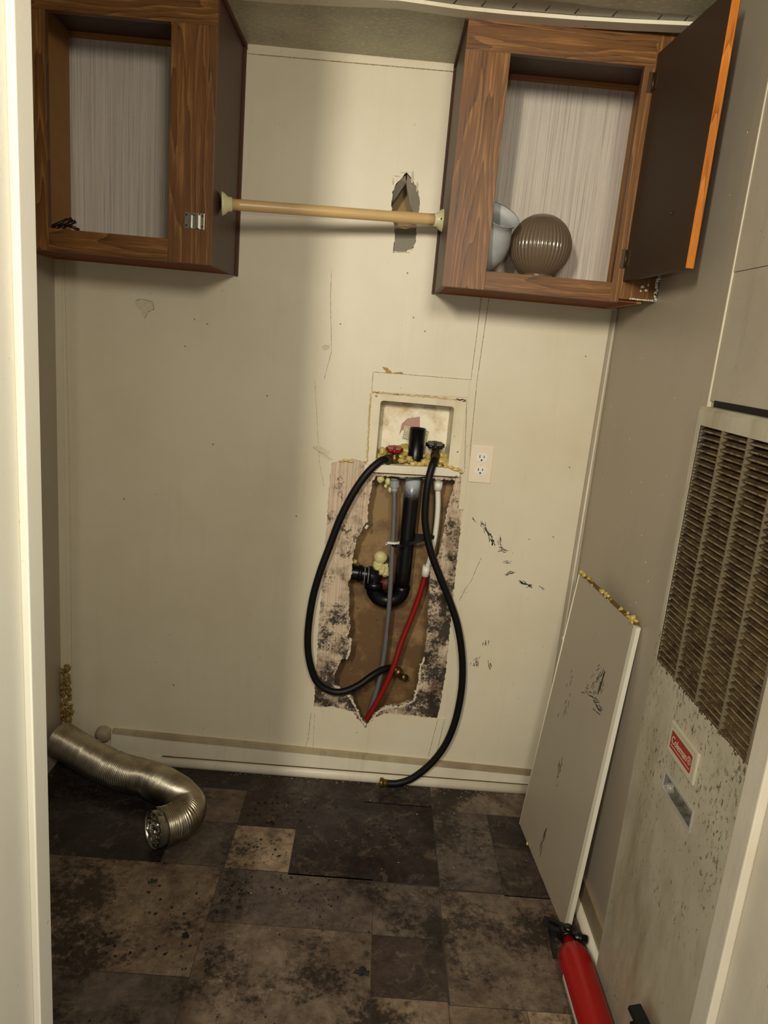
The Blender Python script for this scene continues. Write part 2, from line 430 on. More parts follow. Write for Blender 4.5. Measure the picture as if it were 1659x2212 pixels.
# back wall: outer skin with the two openings, then the board behind, then the cavity
def px2(pts, y=0): return [(Y(u, v, y).x, Y(u, v, y).z) for u, v in pts]
cut_outer = px2([(716,1000),(760,992),(800,1000),(840,1010),(1003,1030),(1001,1090),(990,1180),(975,1330),(962,1460),(945,1552),(890,1546),(830,1541),(806,1552),(790,1573),(775,1556),(762,1538),(720,1527),(678,1527),(683,1440),(690,1330),(698,1240),(706,1130),(711,1060)])
hole_up = px2([(878,372),(890,388),(901,405),(907,430),(907,452),(901,470),(900,490),(899,515),(893,535),(872,545),(848,546),(849,535),(853,515),(852,490),(848,465),(845,440),(848,415),(856,398),(868,384)])
mb = MB(); mb.mi = 0
zlow, ztop = -.02, ZC+.02
mb.prism([[(-.99,zlow),(.70,zlow),(.70,ztop),(-.99,ztop)], jag(cut_outer,.006,.0022,seed=3), jag(hole_up,.006,.0014,seed=5), [(.0,1.0745),(.2325,1.0745),(.2325,1.2745),(.0,1.2745)]], 0, .0035)
# inner board layer, irregular opening, mould all over its face
cut_in = px2([(812,1028),(985,1038),(972,1080),(964,1110),(958,1150),(948,1200),(930,1215),(926,1300),(922,1380),(916,1420),(908,1440),(905,1470),(893,1512),(860,1525),(838,1524),(818,1533),(806,1548),(792,1562),(775,1545),(765,1520),(758,1498),(740,1492),(722,1480),(722,1462),(730,1440),(738,1425),(748,1422),(758,1400),(756,1385),(750,1378),(757,1355),(753,1320),(755,1290),(752,1262),(760,1240),(762,1200),(772,1165),(785,1140),(795,1125),(795,1095),(800,1065),(805,1040)])
mb.mi = 1
ring = px2([(700,985),(800,997),(806,1022),(985,1032),(990,1019),(1015,1022),(1012,1100),(985,1330),(958,1565),(800,1590),(665,1545),(672,1400),(690,1200)])
mb.prism([ring, jag(cut_in,.005,.0022,seed=9)], .0036, .012)
# cavity shell
mb.mi = 2
cx0, cx1, cz0, cz1 = -.16, .30, .12, 2.1
yb = .105
mb.face([(cx0,yb,cz0),(cx1,yb,cz0),(cx1,yb,cz1),(cx0,yb,cz1)])
mb.mi = 3
for q in ([(cx0,.013,cz0),(cx0,yb,cz0),(cx0,yb,cz1),(cx0,.013,cz1)],[(cx1,.013,cz0),(cx1,yb,cz0),(cx1,yb,cz1),(cx1,.013,cz1)],[(cx0,.013,cz0),(cx1,.013,cz0),(cx1,yb,cz0),(cx0,yb,cz0)],[(cx0,.013,cz1),(cx1,.013,cz1),(cx1,yb,cz1),(cx0,yb,cz1)]): mb.face(q)
# torn paper rim of the opening (turned-out pale edge) and scuffs, seams, stains lying in the paint
def patch(pts, mi, y=-.0004, amp=.0015, step=.004, seed=1):
    mb.mi = mi; q = jag(px2(pts), step, amp, seed=seed)
    tr = tessellate_polygon([[Vector((a, b, 0)) for a, b in q]])
    vs = [mb.b.verts.new((a, y, b)) for a, b in q]
    for t in tr:
        f = mb.b.faces.new([vs[i] for i in t]); f.material_index = mi
def line(pts, wd, mi, y=-.0004, seed=1, amp=.0003):
    p = px2(pts); rn = random.Random(seed)
    for i in range(len(p)-1):
        a, b = Vector(p[i]), Vector(p[i+1]); n = Vector((-(b-a).y, (b-a).x)).normalized(); m = max(1, int((b-a).length/.006))
        for j in range(m):
            a1 = a.lerp(b, j/m); b1 = a.lerp(b, (j+1)/m); w_ = wd*rn.uniform(.35, 1.3)/2; o_ = n*rn.uniform(-amp, amp)
            mb.mi = mi; mb.face([(a1.x-n.x*w_+o_.x, y, a1.y-n.y*w_+o_.y), (a1.x+n.x*w_+o_.x, y, a1.y+n.y*w_+o_.y), (b1.x+n.x*w_+o_.x, y, b1.y+n.y*w_+o_.y), (b1.x-n.x*w_+o_.x, y, b1.y-n.y*w_+o_.y)])
# scuffs right of the opening: short black dashes grouped in smears
rs = random.Random(4)
def smear(u, v, L, ang, wd, n, seed):
    r_ = random.Random(seed); a = R(ang)
    for _ in range(n):
        t = r_.uniform(-.5, .5)*L; q = r_.gauss(0, wd); uu = u+t*math.cos(a)-q*math.sin(a); vv = v+t*math.sin(a)+q*math.cos(a)
        l = r_.uniform(2, 7); b = a+r_.uniform(-.35, .35)
        line([(uu-l*math.cos(b), vv-l*math.sin(b)), (uu+l*math.cos(b), vv+l*math.sin(b))], .0017, 4, seed=seed)
smear(1048,1143,32,62,2.2,26,1); smear(1061,1166,22,70,3,16,2); smear(1082,1172,22,75,2,10,3); smear(1101,1238,18,-20,2,16,4)
smear(1136,1262,24,25,2,20,5); smear(1086,1190,16,10,4,9,6); smear(1098,1213,14,-5,3,7,7); smear(1171,1271,10,50,2,4,8)
smear(1030,1425,26,-70,5,16,9); smear(1058,1438,12,80,3,5,10); smear(1049,1393,14,-70,3,5,11); smear(1022,1122,14,60,1,4,12)
line([(1040,1205),(1030,1225),(1018,1255),(1005,1272),(992,1298)], .0016, 5, seed=2)
line([(1140,1165),(1145,1165)], .004, 5)
# old seams, drips and stains
line([(716,585),(714,640),(716,760),(700,820)], .0012, 5, seed=3); line([(882,580),(880,700),(872,800)], .0011, 6, seed=4)
line([(795,700),(790,800),(782,900)], .0010, 6, seed=6)
line([(680,820),(690,1000),(700,1050)], .001, 5, seed=8); line([(139,560),(150,1000),(156,1500)], .0007, 5, seed=9)
line([(672,1540),(665,1600),(655,1620)], .0016, 5, seed=10); line([(680,1540),(676,1620)], .001, 5, seed=11)
patch([(826,792),(838,795),(848,806),(868,803),(872,806),(852,811),(856,816),(845,812),(836,806)], 7, seed=3)
patch([(694,748),(702,743),(713,746),(711,753),(703,758),(697,756)], 8, seed=4)
patch([(293,652),(300,645),(318,647),(332,655),(331,668),(318,676),(313,690),(307,680),(305,672),(294,663)], 8, y=-.0006, seed=5)
line([(293,650),(303,646),(330,652),(333,668),(320,674),(312,690)], .0016, 5, y=-.0009, seed=6)
patch([(676,964),(690,962),(712,975),(708,985),(720,992),(708,994),(690,980)], 8, y=-.0012, seed=7)
line([(676,966),(688,975),(700,980),(712,992)], .0014, 5, y=-.0014, seed=8)
for pl in ([(807,803),(1017,820)],[(1017,820),(1040,641)],[(1030,822),(1056,642)],[(803,846),(806,804)],[(1030,822),(1014,985)],[(945,1553),(925,1632)],[(960,1552),(941,1634)],[(537,117),(985,156)],[(1008,862),(1003,1020)]):
    line(pl, .0013, 5, y=-.0047, seed=3, amp=.0001)
for (u, v) in ((420,690),(447,700),(577,855),(918,716),(893,686),(1030,820),(640,1115),(460,960),(204,352),(400,748),(268,1078),(375,1480),(880,590),(735,700),(1265,770),(1290,640),(1230,1010),(1195,1160)):
    patch([(u-2,v-1.5),(u+1,v-2),(u+2,v+1),(u,v+2)], 5, amp=.0004, step=.002, seed=u)
# rust and glue around the washer box
for sd in range(3):
    line([(803,846+sd),(830,848+sd),(870,852+sd),(925,856+sd),(975,861+sd),(1006,863+sd)], .0028, 9, y=-.0042-.0001*sd, seed=20+sd, amp=.0016)
    line([(801,850),(799,880),(797,920),(795,960),(793,998)], .0032, 9, y=-.0042-.0001*sd, seed=30+sd, amp=.0018)
line([(806,847),(818,849)], .003, 11, y=-.0046, seed=31, amp=.001); line([(850,851),(862,853)], .003, 11, y=-.0046, seed=32, amp=.001); line([(985,862),(1006,865)], .004, 11, y=-.0046, seed=33, amp=.002)
for q_i, pl in enumerate(([(748,1424),(756,1405),(757,1378)],[(722,1482),(745,1493),(766,1522),(777,1548),(791,1569),(806,1553),(818,1536),(838,1527),(862,1528),(895,1514),(906,1470),(909,1440),(917,1420)],[(795,1135),(790,1142)])):
    line(pl, .0065, 8, y=-.0009, seed=60+q_i, amp=.002); line(pl, .004, 8, y=.0022, seed=70+q_i, amp=.003)
# flake and pealed bits around the lower opening's edge
wall_back = struct(mb.build('wall_back', [m_wall, m_mould, m_cavity, m_raw, m_scuff, m_crack, m_trim, m_tan, m_edge, m_oldfoam, m_foam, m_rust]))

# torn flaps of the upper hole, parts of the wall
mb = MB()
def flap(pts, ys, mbx):
    P = [Y(u, v, 0) for u, v in pts]; P = [Vector((p.x, y, p.z)) for p, y in zip(P, ys)]
    Q = [p+Vector((0, .003, 0)) for p in P]
    n = len(P); A = [mbx.b.verts.new(p) for p in P]; B = [mbx.b.verts.new(p) for p in Q]
    mbx.b.faces.new(A); mbx.b.faces.new(B[::-1])
    for i in range(n): mbx.b.faces.new((A[i], A[(i+1) % n], B[(i+1) % n], B[i]))
flap([(880,376),(892,392),(902,408),(908,432),(908,455),(900,472),(892,462),(886,440),(880,415),(878,395)], [.002,.003,.003,.003,.003,.004,.018,.022,.02,.01], mb)
flap([(876,378),(864,388),(856,400),(848,418),(845,440),(852,430),(862,412),(872,400),(878,392)], [.003,.004,.004,.004,.004,.02,.024,.022,.012], mb)
flap([(852,494),(862,489),(876,492),(890,488),(901,490),(899,515),(893,534),(872,544),(850,546),(853,515)], [.02,.024,.026,.022,.012,.005,.004,.004,.004,.006], mb)
mb.build('torn_flap', m_plain('grey_torn_board', srgb(138,130,112), .8, 0, .2, 40), wall_back)
mb = MB()
for pl, s_ in (([(846,400),(852,385),(864,376),(876,370),(885,374),(897,395),(905,412)],1), ([(852,492),(862,487),(870,492),(880,488),(888,492),(901,489)],2), ([(849,545),(860,543),(872,547),(885,543),(893,536)],3)):
    p = px2(pl)
    for i in range(len(p)-1):
        a, b = Vector(p[i]), Vector(p[i+1])
        mb.blob((a.x+(b.x-a.x)*.5, .001, (a.y+b.y)/2), (b-a).length*.62, 2, .5, (1, .18, .22) if abs(b.x-a.x) > abs(b.y-a.y) else (.25, .18, 1))
mb.build('torn_paper', m_edge, wall_back)
# ragged pale rim along the lower opening
mb = MB(); rn = random.Random(12)
rim = px2([(748,1422),(757,1392),(757,1375),(722,1482),(745,1492),(765,1520),(777,1548),(792,1568),(806,1552),(818,1535),(838,1526),(860,1527),(893,1514),(905,1470),(908,1440),(916,1420)])
for i in list(range(0, 2))+list(range(3, len(rim)-1)):
    a, b = Vector(rim[i]), Vector(rim[i+1]); m = max(1, int((b-a).length/.013))
    for j in range(m):
        p = a.lerp(b, (j+.5)/m); rr_ = rn.uniform(.0025, .0065)
        mb.blob((p.x+rn.uniform(-.003,.003), rn.uniform(-.003,.003), p.y+rn.uniform(-.003,.003)), rr_, 1, .7, (rn.uniform(.5,1.3), .5, rn.uniform(.5,1.4)))
mb.build('torn_paper', m_edge, wall_back)

# left, right, front walls, ceiling
mb = MB(); mb.box((XL-.03, .02, -.02), (XL, -1.5, ZC+.02)); wall_left = struct(mb.build('wall_left', m_wall2))
mb = MB(); mb.mi = 0
mb.box((XR, .02, -.02), (XR+.03, -1.5, ZC+.02))
mb.box((XR-.0035, -.672, .1), (XR, -.712, ZC))            # flat batten strip
mb.mi = 1; mb.box((XR-.007, -.712, .1), (XR, -.7155, ZC)) # bright corner bead
mb.mi = 2; mb.box((XR-.004, -.7155, 1.380), (XR, -1.45, 1.625)); mb.box((XR-.005, -.7155, 1.6262), (XR, -1.45, ZC))
rs = random.Random(3)
mb.mi = 3
for _ in range(46):
    y, z = rs.uniform(-.68, -.05), rs.uniform(.5, 2.1); s_ = rs.uniform(.0006, .0016); mb.box((XR-.0006, y, z), (XR, y+s_, z+s_*rs.uniform(1, 3)))
mb.mi = 4
line_ = [(-.66,1.9)]
wall_right = struct(mb.build('wall_right', [m_wall2, m_trim, m_paint('dull_patched_panel', srgb(186,176,156), srgb(140,126,104), .6, .5, .4), m_white, m_dark]))
mb = MB(); mb.box((-1.3, YD, -.02), (-.362, YD-.11, 2.6)); struct(mb.build('wall_front', m_jamb))
mb = MB(); mb.box((.468, YD, -.02), (1.3, YD-.11, 2.6)); struct(mb.build('wall_front', m_jamb))
mb = MB(); mb.mi = 0; mb.box((-1.3, .12, ZC), (1.3, -.34, ZC+.02)); mb.box((-1.3, -.34, ZC), (1.3, -1.5, ZC+.02))
mb.mi = 1; q = [Z(u, v, ZC-.0006) for u, v in ((860,0),(1000,14),(1480,48),(1500,36),(1300,18),(1180,0))]
vs = [mb.b.verts.new(p) for p in q]; f = mb.b.faces.new(vs); f.material_index = 1
mb.mi = 2
for (u, v) in ((985,2),(1045,8),(1112,12),(1183,18),(1246,24),(1328,30),(1425,38),(1483,40)):
    a = Z(u-5, v+6, ZC-.001); b = Z(u+6, v-6, ZC-.001); d_ = Vector((.0016, 0, 0)); mb.face([a-d_, a+d_, b+d_*.3, b-d_*.3])
struct(mb.build('ceiling', [m_ceil, m_plain('bare_silver_edge', srgb(160,156,140), .4, .3, .4, 80, .4), m_dark]))

# door jambs in the foreground
mb = MB(); mb.box((-.372, YD, 0), (-.3435, YD-.13, 2.55), .002); j = struct(mb.build('trim_1', m_jamb))
mb = MB(); mb.box((-.3435, YD, 0), (-.335, YD-.032, 2.5), .0015); mb.build('door_stop', m_jamb, j)
mb = MB(); mb.box((.461, YD, 0), (.49, YD-.16, 2.55), .002); j = struct(mb.build('trim_2', m_paint('streaky_jamb_paint', srgb(170,162,144), srgb(130,112,86), .7, .35, .4)))
mb = MB(); mb.box((.4495, YD, 0), (.461, YD-.034, 2.5), .0018); mb.build('door_stop', m_paint('streaky_stop_paint', srgb(176,168,150), srgb(130,112,86), .6, .3, .4), j)
mb = MB(); c_ = X(75, 853, 0); 
# wall trims
def strip(n, pts, y0, y1, m, bev=0):
    mb = MB(); P = px2(pts)
    mb.hexa([(a, y0, b) for a, b in P], [(a, y1, b) for a, b in P]); return struct(mb.build('trim_%d' % n, m))
strip(3, [(537,95),(985,133),(985,156),(536,117)], -.0045, .001, m_wall)                    # below the ceiling
strip(4, [(1040,640),(1056,641),(1030,822),(1017,820)], -.003, .001, m_wall)
strip(5, [(1017,820),(1030,822),(1003,1100),(990,1100)], -.003, .001, m_wall)
strip(6, [(962,1552),(945,1552),(925,1632),(941,1634)], -.003, .001, m_wall)
strip(7, [(806,804),(1015,819),(1010,859),(803,846)], -.0036, .001, m_wall)
strip(8, [(118,553),(134,553),(148,1500),(131,1440)], -.003, .001, m_wall)
mb = MB()   # quarter-round in the right corner: beige outer strip and white bead
zt_ = 1.583
q_ = lambda o, z: [(XR-.014-o,-.0005,z),(XR-.012-o,-.006,z),(XR-.004-o,-.015,z),(XR-.0005,-.015,z)]
v0, v1 = q_(0, zt_), q_(.012, .08)
mb.hexa([v0[0],v0[1],v0[2],v0[3]], [v1[0],v1[1],v1[2],v1[3]])
t9 = struct(mb.build('trim_9', m_wall2))
mb = MB(); mb.tube([(XR-.0055,-.0155,zt_),(XR-.0165,-.0155,.08)], .0030, 10); mb.build('corner_bead', m_trim, t9)
# baseboards of the back wall
mb = MB(); P = px2([(376,1590),(1160,1669),(1152,1712),(370,1636)], -.012)
mb.hexa([(a,-.013,b) for a, b in P], [(a,.001,b) for a, b in P])
bb = struct(mb.build('baseboard_back', m_trim))
mb = MB(); mb.box((-.62,-.0155,.0325), (.63,-.012,.0355)); mb.build('dark_joint_strip', m_crk2, bb)  # thin dark strip laid along the joint above the quarter-round
mb = MB(); P = px2([(240,1577),(376,1592),(373,1640),(240,1625)], -.01)
mb.hexa([(a,-.011,b) for a, b in P], [(a,.001,b) for a, b in P]); mb.build('short_board', m_trim, bb)
mb = MB(); P = px2([(243,1576),(376,1589),(1160,1667),(1160,1676),(376,1599),(243,1583)], -.012)
for q in ([0,1,4,5],[1,2,3,4]): mb.hexa([(P[i][0],-.0165,P[i][1]) for i in q], [(P[i][0],.001,P[i][1]) for i in q])
mb.build('dirty_cap_strip', m_trimdirty, bb)
mb = MB(); q0 = [Y(u, v, -.02) for u, v in ((150,1600),(1165,1694))]
mb.tube([(-.95,-.004,.012),(XR,-.004,.012)], .0205, 12); mb.build('quarter_round', m_trim, bb)
mb = MB(); mb.box((XR-.009, -.03, 0), (XR, -.745, .085)); b2 = struct(mb.build('baseboard_right', m_trimdirty))
mb = MB(); mb.tube([(XR-.008,-.02,.004),(XR-.008,-.745,.004)], .018, 12); mb.build('quarter_round', m_trim, b2)
# ceiling batten along the cabinet fronts
mb = MB(); A_, B_ = [], []
for (u, v) in ((480,-14),(600,-3),(740,4),(860,8),(1000,28),(1100,38),(1240,49),(1360,56),(1500,62)):
    p = Z(u, v, ZC-.004); A_.append(Vector((p.x, p.y+.012, ZC-.001))); B_.append(Vector((p.x, p.y-.028, ZC-.001)))
for i in range(len(A_)-1):
    d_ = Vector((0, 0, -.008))
    mb.hexa([A_[i], A_[i+1], B_[i+1], B_[i]], [A_[i]+d_, A_[i+1]+d_, B_[i+1]+d_, B_[i]+d_])
struct(mb.build('trim_10', m_trim))

# ------------------------------------------------------------------ wall cabinets
YF = -.3125
def cabinet(x0, x1, z0, z1, ox0, ox1, oz0, oz1, label, side_at, xr=None):
    t = thing('wall_cabinet', ((x0+x1)/2, 0, z0), label, 'cabinet')
    ft = .018
    def rail(n, a, b, mt): mb = MB(); mb.box(a, b, .0008); return mb.build(n, mt, t)
    rail('stile', (x0, YF, z0), (ox0, YF+ft, oz1), m_oakv); rail('stile', (ox1, YF, z0), (x1, YF+ft, oz1), m_oakv)
    rail('rail', (ox0, YF, z0), (ox1, YF+ft, oz0), m_oakh); rail('rail', (x0, YF, oz1), (x1, YF+ft, z1), m_oakh)
    x1 = xr or x1
    mb = MB(); mb.box((x0 if side_at != 'L' else x0+.0, YF+ft, z0+.002), (x0+.012, 0, z1)); l = mb.build('side_panel', m_darkside if side_at == 'L' else m_raw, t)
    mb = MB(); mb.box((x1-.012, YF+ft, z0+.002), (x1, 0, z1)); mb.build('side_panel', m_darkside if side_at == 'R' else m_raw, t)
    mb = MB(); mb.mi = 0; mb.box((x0+.012, YF+ft, z0+.028), (x1-.012, -.003, z0+.037)); mb.build('bottom_panel', m_raw, t)
    mb = MB(); mb.box((x0+.012, YF+ft, z0+.003), (x1-.012, 0, z0+.0275)); mb.build('underside', m_redboard, t)
    mb = MB(); mb.box((x0+.012, -.003, z0+.037), (x1-.012, -.001, z1)); mb.build('back_panel', m_paper, t)
    mb = MB(); mb.box((x0+.012, -.02, 2.155), (x1-.012, -.003, z1)); mb.build('hanging_cleat', m_raw, t)
    mb = MB(); mb.box((x0+.012, YF+ft, z1-.014), (x1-.012, -.02, z1)); mb.build('top_panel', m_darkside, t)
    return t
LC = cabinet(XL+.001, -.4385, 1.5835, ZC-.001, -.833, -.5445, 1.6355, 2.105, 'oak-grain wall cabinet on the left with its door missing and a metal catch', 'R')
# dark corner mould, wallpapered interior side and the catch
mb = MB(); mb.box((-.439,-.014,1.584), (-.432,0,ZC-.001)); mb.box((-.439,YF+.002,ZC-.012), (-.431,0,ZC-.001)); mb.build('corner_moulding', m_moulding, LC)
mb = MB(); mb.box((-.912,-.02,1.62), (-.9,YF+.1,2.166)); mb.build('inner_side', m_raw, LC)
c0 = Y(420, 477, YF)
mb = MB(); mb.mi = 0; mb.box((c0.x-.024, YF-.0015, c0.z-.019), (c0.x+.024, YF, c0.z+.019), .0006)
mb.box((c0.x-.010, YF-.008, c0.z-.017), (c0.x-.006, YF, c0.z+.017)); mb.box((c0.x+.006, YF-.012, c0.z-.017), (c0.x+.012, YF, c0.z+.017)); mb.box((c0.x-.01, YF-.009, c0.z+.013), (c0.x+.012, YF, c0.z+.017))
mb.mi = 1
for sx in (-1, 1):
    for sz in (-1, 1): mb.box((c0.x+sx*.019-.002, YF-.0022, c0.z+sz*.012-.002), (c0.x+sx*.019+.002, YF, c0.z+sz*.012+.002))
ca = mb.build('catch_plate', [m_steel, m_dark], LC); ca['label'] = 'steel catch plate'

RC = cabinet(.1315, .571, 1.5835, ZC-.001, .2365, .5485, 1.6285, 2.108, 'oak-grain wall cabinet on the right with its door swung open', 'L', .634)
mb = MB(); mb.box((.571, YF, 1.592), (XR-.001, YF+.018, ZC-.001), .0008); mb.build('filler_stile', m_oakv, RC)
mb = MB(); mb.box((.131,-.014,1.584), (.1255,0,ZC-.001)); mb.box((.131,YF+.004,ZC-.012), (.1255,0,ZC-.001)); mb.build('corner_moulding', m_moulding, RC)
mb = MB(); rs = random.Random(2)
def splat(cx, cz, w_, h_, n_=12):
    P_ = [(cx+w_*math.cos(2*math.pi*i/n_)*rs.uniform(.35,1.1), cz+h_*math.sin(2*math.pi*i/n_)*rs.uniform(.35,1.1)) for i in range(n_)]
    mb.prism([P_], YF-.0008, YF)
for (u, v, w_, h_) in ((1388,620,.006,.005),(1396,627,.005,.004),(1384,629,.003,.003),(1400,616,.002,.004)):
    p = Y(u, v, YF); splat(p.x, p.z, w_, h_)
for i in range(10): splat(XR-.003-rs.uniform(0,.004), 1.598+.007*i, .0045, .007)
for i in range(12): splat(.60+.0055*i, 1.594, .005, .0022)
mb.build('paint_splash', m_white, RC)
# open door
H = Vector((.573, YF-.004, 0)); E_ = Vector((.5915, -.652, 0)); dr = (E_-H).normalized(); nn = Vector((dr.y, -dr.x, 0)); nn = nn if nn.x > 0 else -nn
th = .017; zb, zt = 1.634, 2.135
def slab(m_, a, b, off0, off1, z0, z1, name, par):
    mb = MB(); p, q = H+dr*a, H+dr*b
    mb.hexa([p+nn*off0+Vector((0,0,z0)), q+nn*off0+Vector((0,0,z0)), q+nn*off1+Vector((0,0,z0)), p+nn*off1+Vector((0,0,z0))],
            [p+nn*off0+Vector((0,0,z1)), q+nn*off0+Vector((0,0,z1)), q+nn*off1+Vector((0,0,z1)), p+nn*off1+Vector((0,0,z1))]); return mb.build(name, m_, par)
L_ = (E_-H).length
door = slab(m_darkdoor, 0, L_-.0012, 0, th-.001, zb, zt, 'door', RC); door['label'] = 'dark brown open cabinet door'
slab(m_oakedge, L_-.0012, L_, 0, th, zb, zt, 'edge_banding', door); slab(m_oakv, 0, L_, th-.001, th, zb, zt, 'door_face', door)
for zc in (1.685, 2.075):
    mb = MB(); p = H+dr*.0+Vector((0, -.002, zc)); mb.box((p.x-.013, YF-.002, zc-.022), (p.x+.001, YF, zc+.022), .0005)
    mb.tube([(p.x-.001, YF-.003, zc-.02), (p.x-.001, YF-.003, zc+.02)], .0032, 10)
    q = H+dr*.02; mb.hexa([H-nn*.0015+Vector((0,0,zc-.019)), q-nn*.0015+Vector((0,0,zc-.019)), q+Vector((0,0,zc-.019)), H+Vector((0,0,zc-.019))],[H-nn*.0015+Vector((0,0,zc+.019)), q-nn*.0015+Vector((0,0,zc+.019)), q+Vector((0,0,zc+.019)), H+Vector((0,0,zc+.019))])
    mb.build('hinge', m_bronze, RC)
mb = MB(); q = H+dr*(L_*.66)+Vector((0,0,1.755)); mb.blob(q-nn*.001, .004, 2, .1, (.4, 1, 1)); mb.build('screw_head', m_brass, door)

# dark clips lying in the left cabinet
for i, (u, v, ang, L, rr_) in enumerate(((128,483,30,.05,.005),(139,482,35,.045,.005),(150,484,30,.034,.0045),(158,491,-20,.03,.004))):
    p = Y(u, v, -.2); p.z = max(p.z, 1.632); a = R(ang)
    mb = MB(); d_ = Vector((math.cos(a)*L/2, .004, math.sin(a)*L/2)); mb.tube([p-d_, p+d_], rr_, 10); mb.tube([p-d_*1.12, p-d_*.8], rr_*1.3, 8)
    tag(mb.build('metal_pin', m_bronze, None, p), ['dark metal pin leaning at the far left of the heap inside the left cabinet', 'second dark metal pin from the left inside the left cabinet', 'third dark metal pin from the left inside the left cabinet', 'rightmost dark metal pin of the heap inside the left cabinet'][i], 'pin', 'dark metal pins in the left cabinet')

# ------------------------------------------------------------------ glassware
gc = Y(1167, 533, -.155); Rg = .0815
t = thing('globe_shade', (gc.x, gc.y, 1.6205), 'smoked brown ribbed glass globe in the right cabinet', 'lampshade')
mb = MB(); prof = []
for i in range(41):
    a = -math.pi*.5+.50+(math.pi-.50)*i/40; prof.append((Rg*math.cos(a)*1.0+.0001, gc.z+Rg*1.0*math.sin(a)))
NR = 46
mb.lathe(prof, Matrix.Translation((gc.x, gc.y, 0)), NR*8, True, lambda a, z: 1-.030*(abs(math.cos(a*NR/2))**6))
mb.build('ribbed_globe', m_smoke, t)
mb = MB(); mb.lathe([(.0385, gc.z-.0715), (.040, 1.631), (.040, 1.6205), (.035, 1.6205), (.036, gc.z-.068)], Matrix.Translation((gc.x, gc.y, 0)), 40)
mb.build('collar', m_smoke, t)
vb = Vector((.218, -.15, 1.6208))
mb = MB(); pr = [(.0005,.0),(.028,.0),(.040,.012),(.054,.038),(.0605,.068),(.058,.098),(.050,.124),(.0455,.136),(.046,.143),(.053,.157),(.0545,.159),(.052,.158),(.044,.144),(.043,.136),(.048,.122),(.056,.098),(.058,.068),(.051,.038),(.036,.014),(.0005,.006)]
MV = Matrix.Translation(vb+Vector((0,.0,.028))) @ Matrix.Rotation(R(17), 4, 'Y') @ Matrix.Rotation(R(34), 4, 'X')
pr = [(a*1.12, b) for a, b in pr]; mb.lathe(pr, MV, 48)
o = mb.build('vase', m_frost, None, vb); tag(o, 'pale grey frosted glass vase tipped beside the brown globe', 'vase')

# ------------------------------------------------------------------ closet rod
rL, rRr = X(478, 440, -.4316), X(957, 476, .1315)
t = thing('closet_rod', ((rL.x+rRr.x)/2, rL.y, rL.z), 'beige round rod spanning between the two wall cabinets', 'rod')
mb = MB(); mb.tube([rL.lerp(rRr, i/24) for i in range(1, 24)], lambda i, a: .0138 if i < 18 else .0148, 24); mb.build('rod', m_rod, t)
dd = (rRr-rL).normalized()
for p, s_ in ((rL, 1), (rRr, -1)):
    Mx = Matrix.Translation(p) @ dd.to_track_quat('Z', 'Y').to_matrix().to_4x4() @ Matrix.Scale(s_, 4, (0, 0, 1))
    mb = MB(); mb.lathe([(.0005,.0),(.0285,.0),(.0285,.003),(.024,.010),(.0175,.017),(.0168,.026),(.0140,.027),(.013,.02)], Mx, 32); f_ = mb.build('flange', m_flange, t)
    mb = MB(); q = p+dd*s_*.006+Vector((0,-.0225,.0)); mb.blob(q, .0028, 2, .1, (1,.5,1)); mb.build('screw', m_bronze, f_)

# ------------------------------------------------------------------ washer outlet box
t = thing('washer_box', (.12, 0, 1.06), 'cream recessed washer box with stained rim in the back wall', 'utility box')
mb = MB()
out = px2([(804,850),(1007,862),(1004,960),(1000,1028),(796,1004),(799,930)], -.004)
def rrect(x0, x1, z0, z1, r_, n=5):
    o = []
    for cx, cz, a0_ in ((x1-r_, z1-r_, 0), (x0+r_, z1-r_, 90), (x0+r_, z0+r_, 180), (x1-r_, z0+r_, 270)):
        for i in range(n+1): a = R(a0_+90*i/n); o.append((cx+r_*math.cos(a), cz+r_*math.sin(a)))
    return o
IX0, IX1, IZ0, IZ1 = .0055, .2265, 1.078, 1.268
mb.prism([[(-.0215,1.066),(.2605,1.063),(.2615,1.292),(-.0215,1.2895)], rrect(IX0, IX1, IZ0, IZ1, .009)], -.004, .0)
inner = rrect(IX0, IX1, IZ0, IZ1, .009); back = rrect(IX0+.006, IX1-.006, IZ0, IZ1-.006, .007)
for i in range(len(inner)):
    j2 = (i+1) % len(inner); mb.face([(inner[i][0],-.003,inner[i][1]), (inner[j2][0],-.003,inner[j2][1]), (back[j2][0],.075,back[j2][1]), (back[i][0],.075,back[i][1])], True)
fr = mb.build('frame', m_paint('stained_box_paint', srgb(218,208,178), srgb(150,118,70), .6, .4, 1), t)
mb = MB(); mb.mi = 0; mb.face([(a, .0745, b) for a, b in back])
k = NT('stained_box_back', .4); nz = k.noise(11, 6, .65)
c = k.mix(k.mask(nz, .45, .65), srgb(232,224,196), srgb(190,160,112)); c = k.mix(k.math('MULTIPLY', k.mask(k.noise(20, 4), .55, .7), .5), c, srgb(120,96,60)); k.col(c)
mb.mi = 1
q = [Y(u, v, .0738) for u, v in ((868,915),(880,904),(907,900),(907,925),(890,923),(868,930),(862,940))]
mb.face(q)
mb.build('back_plate', [k.m, m_plain('faded_red_mark', srgb(196,152,134), .7, 0, .4, 200)], t)
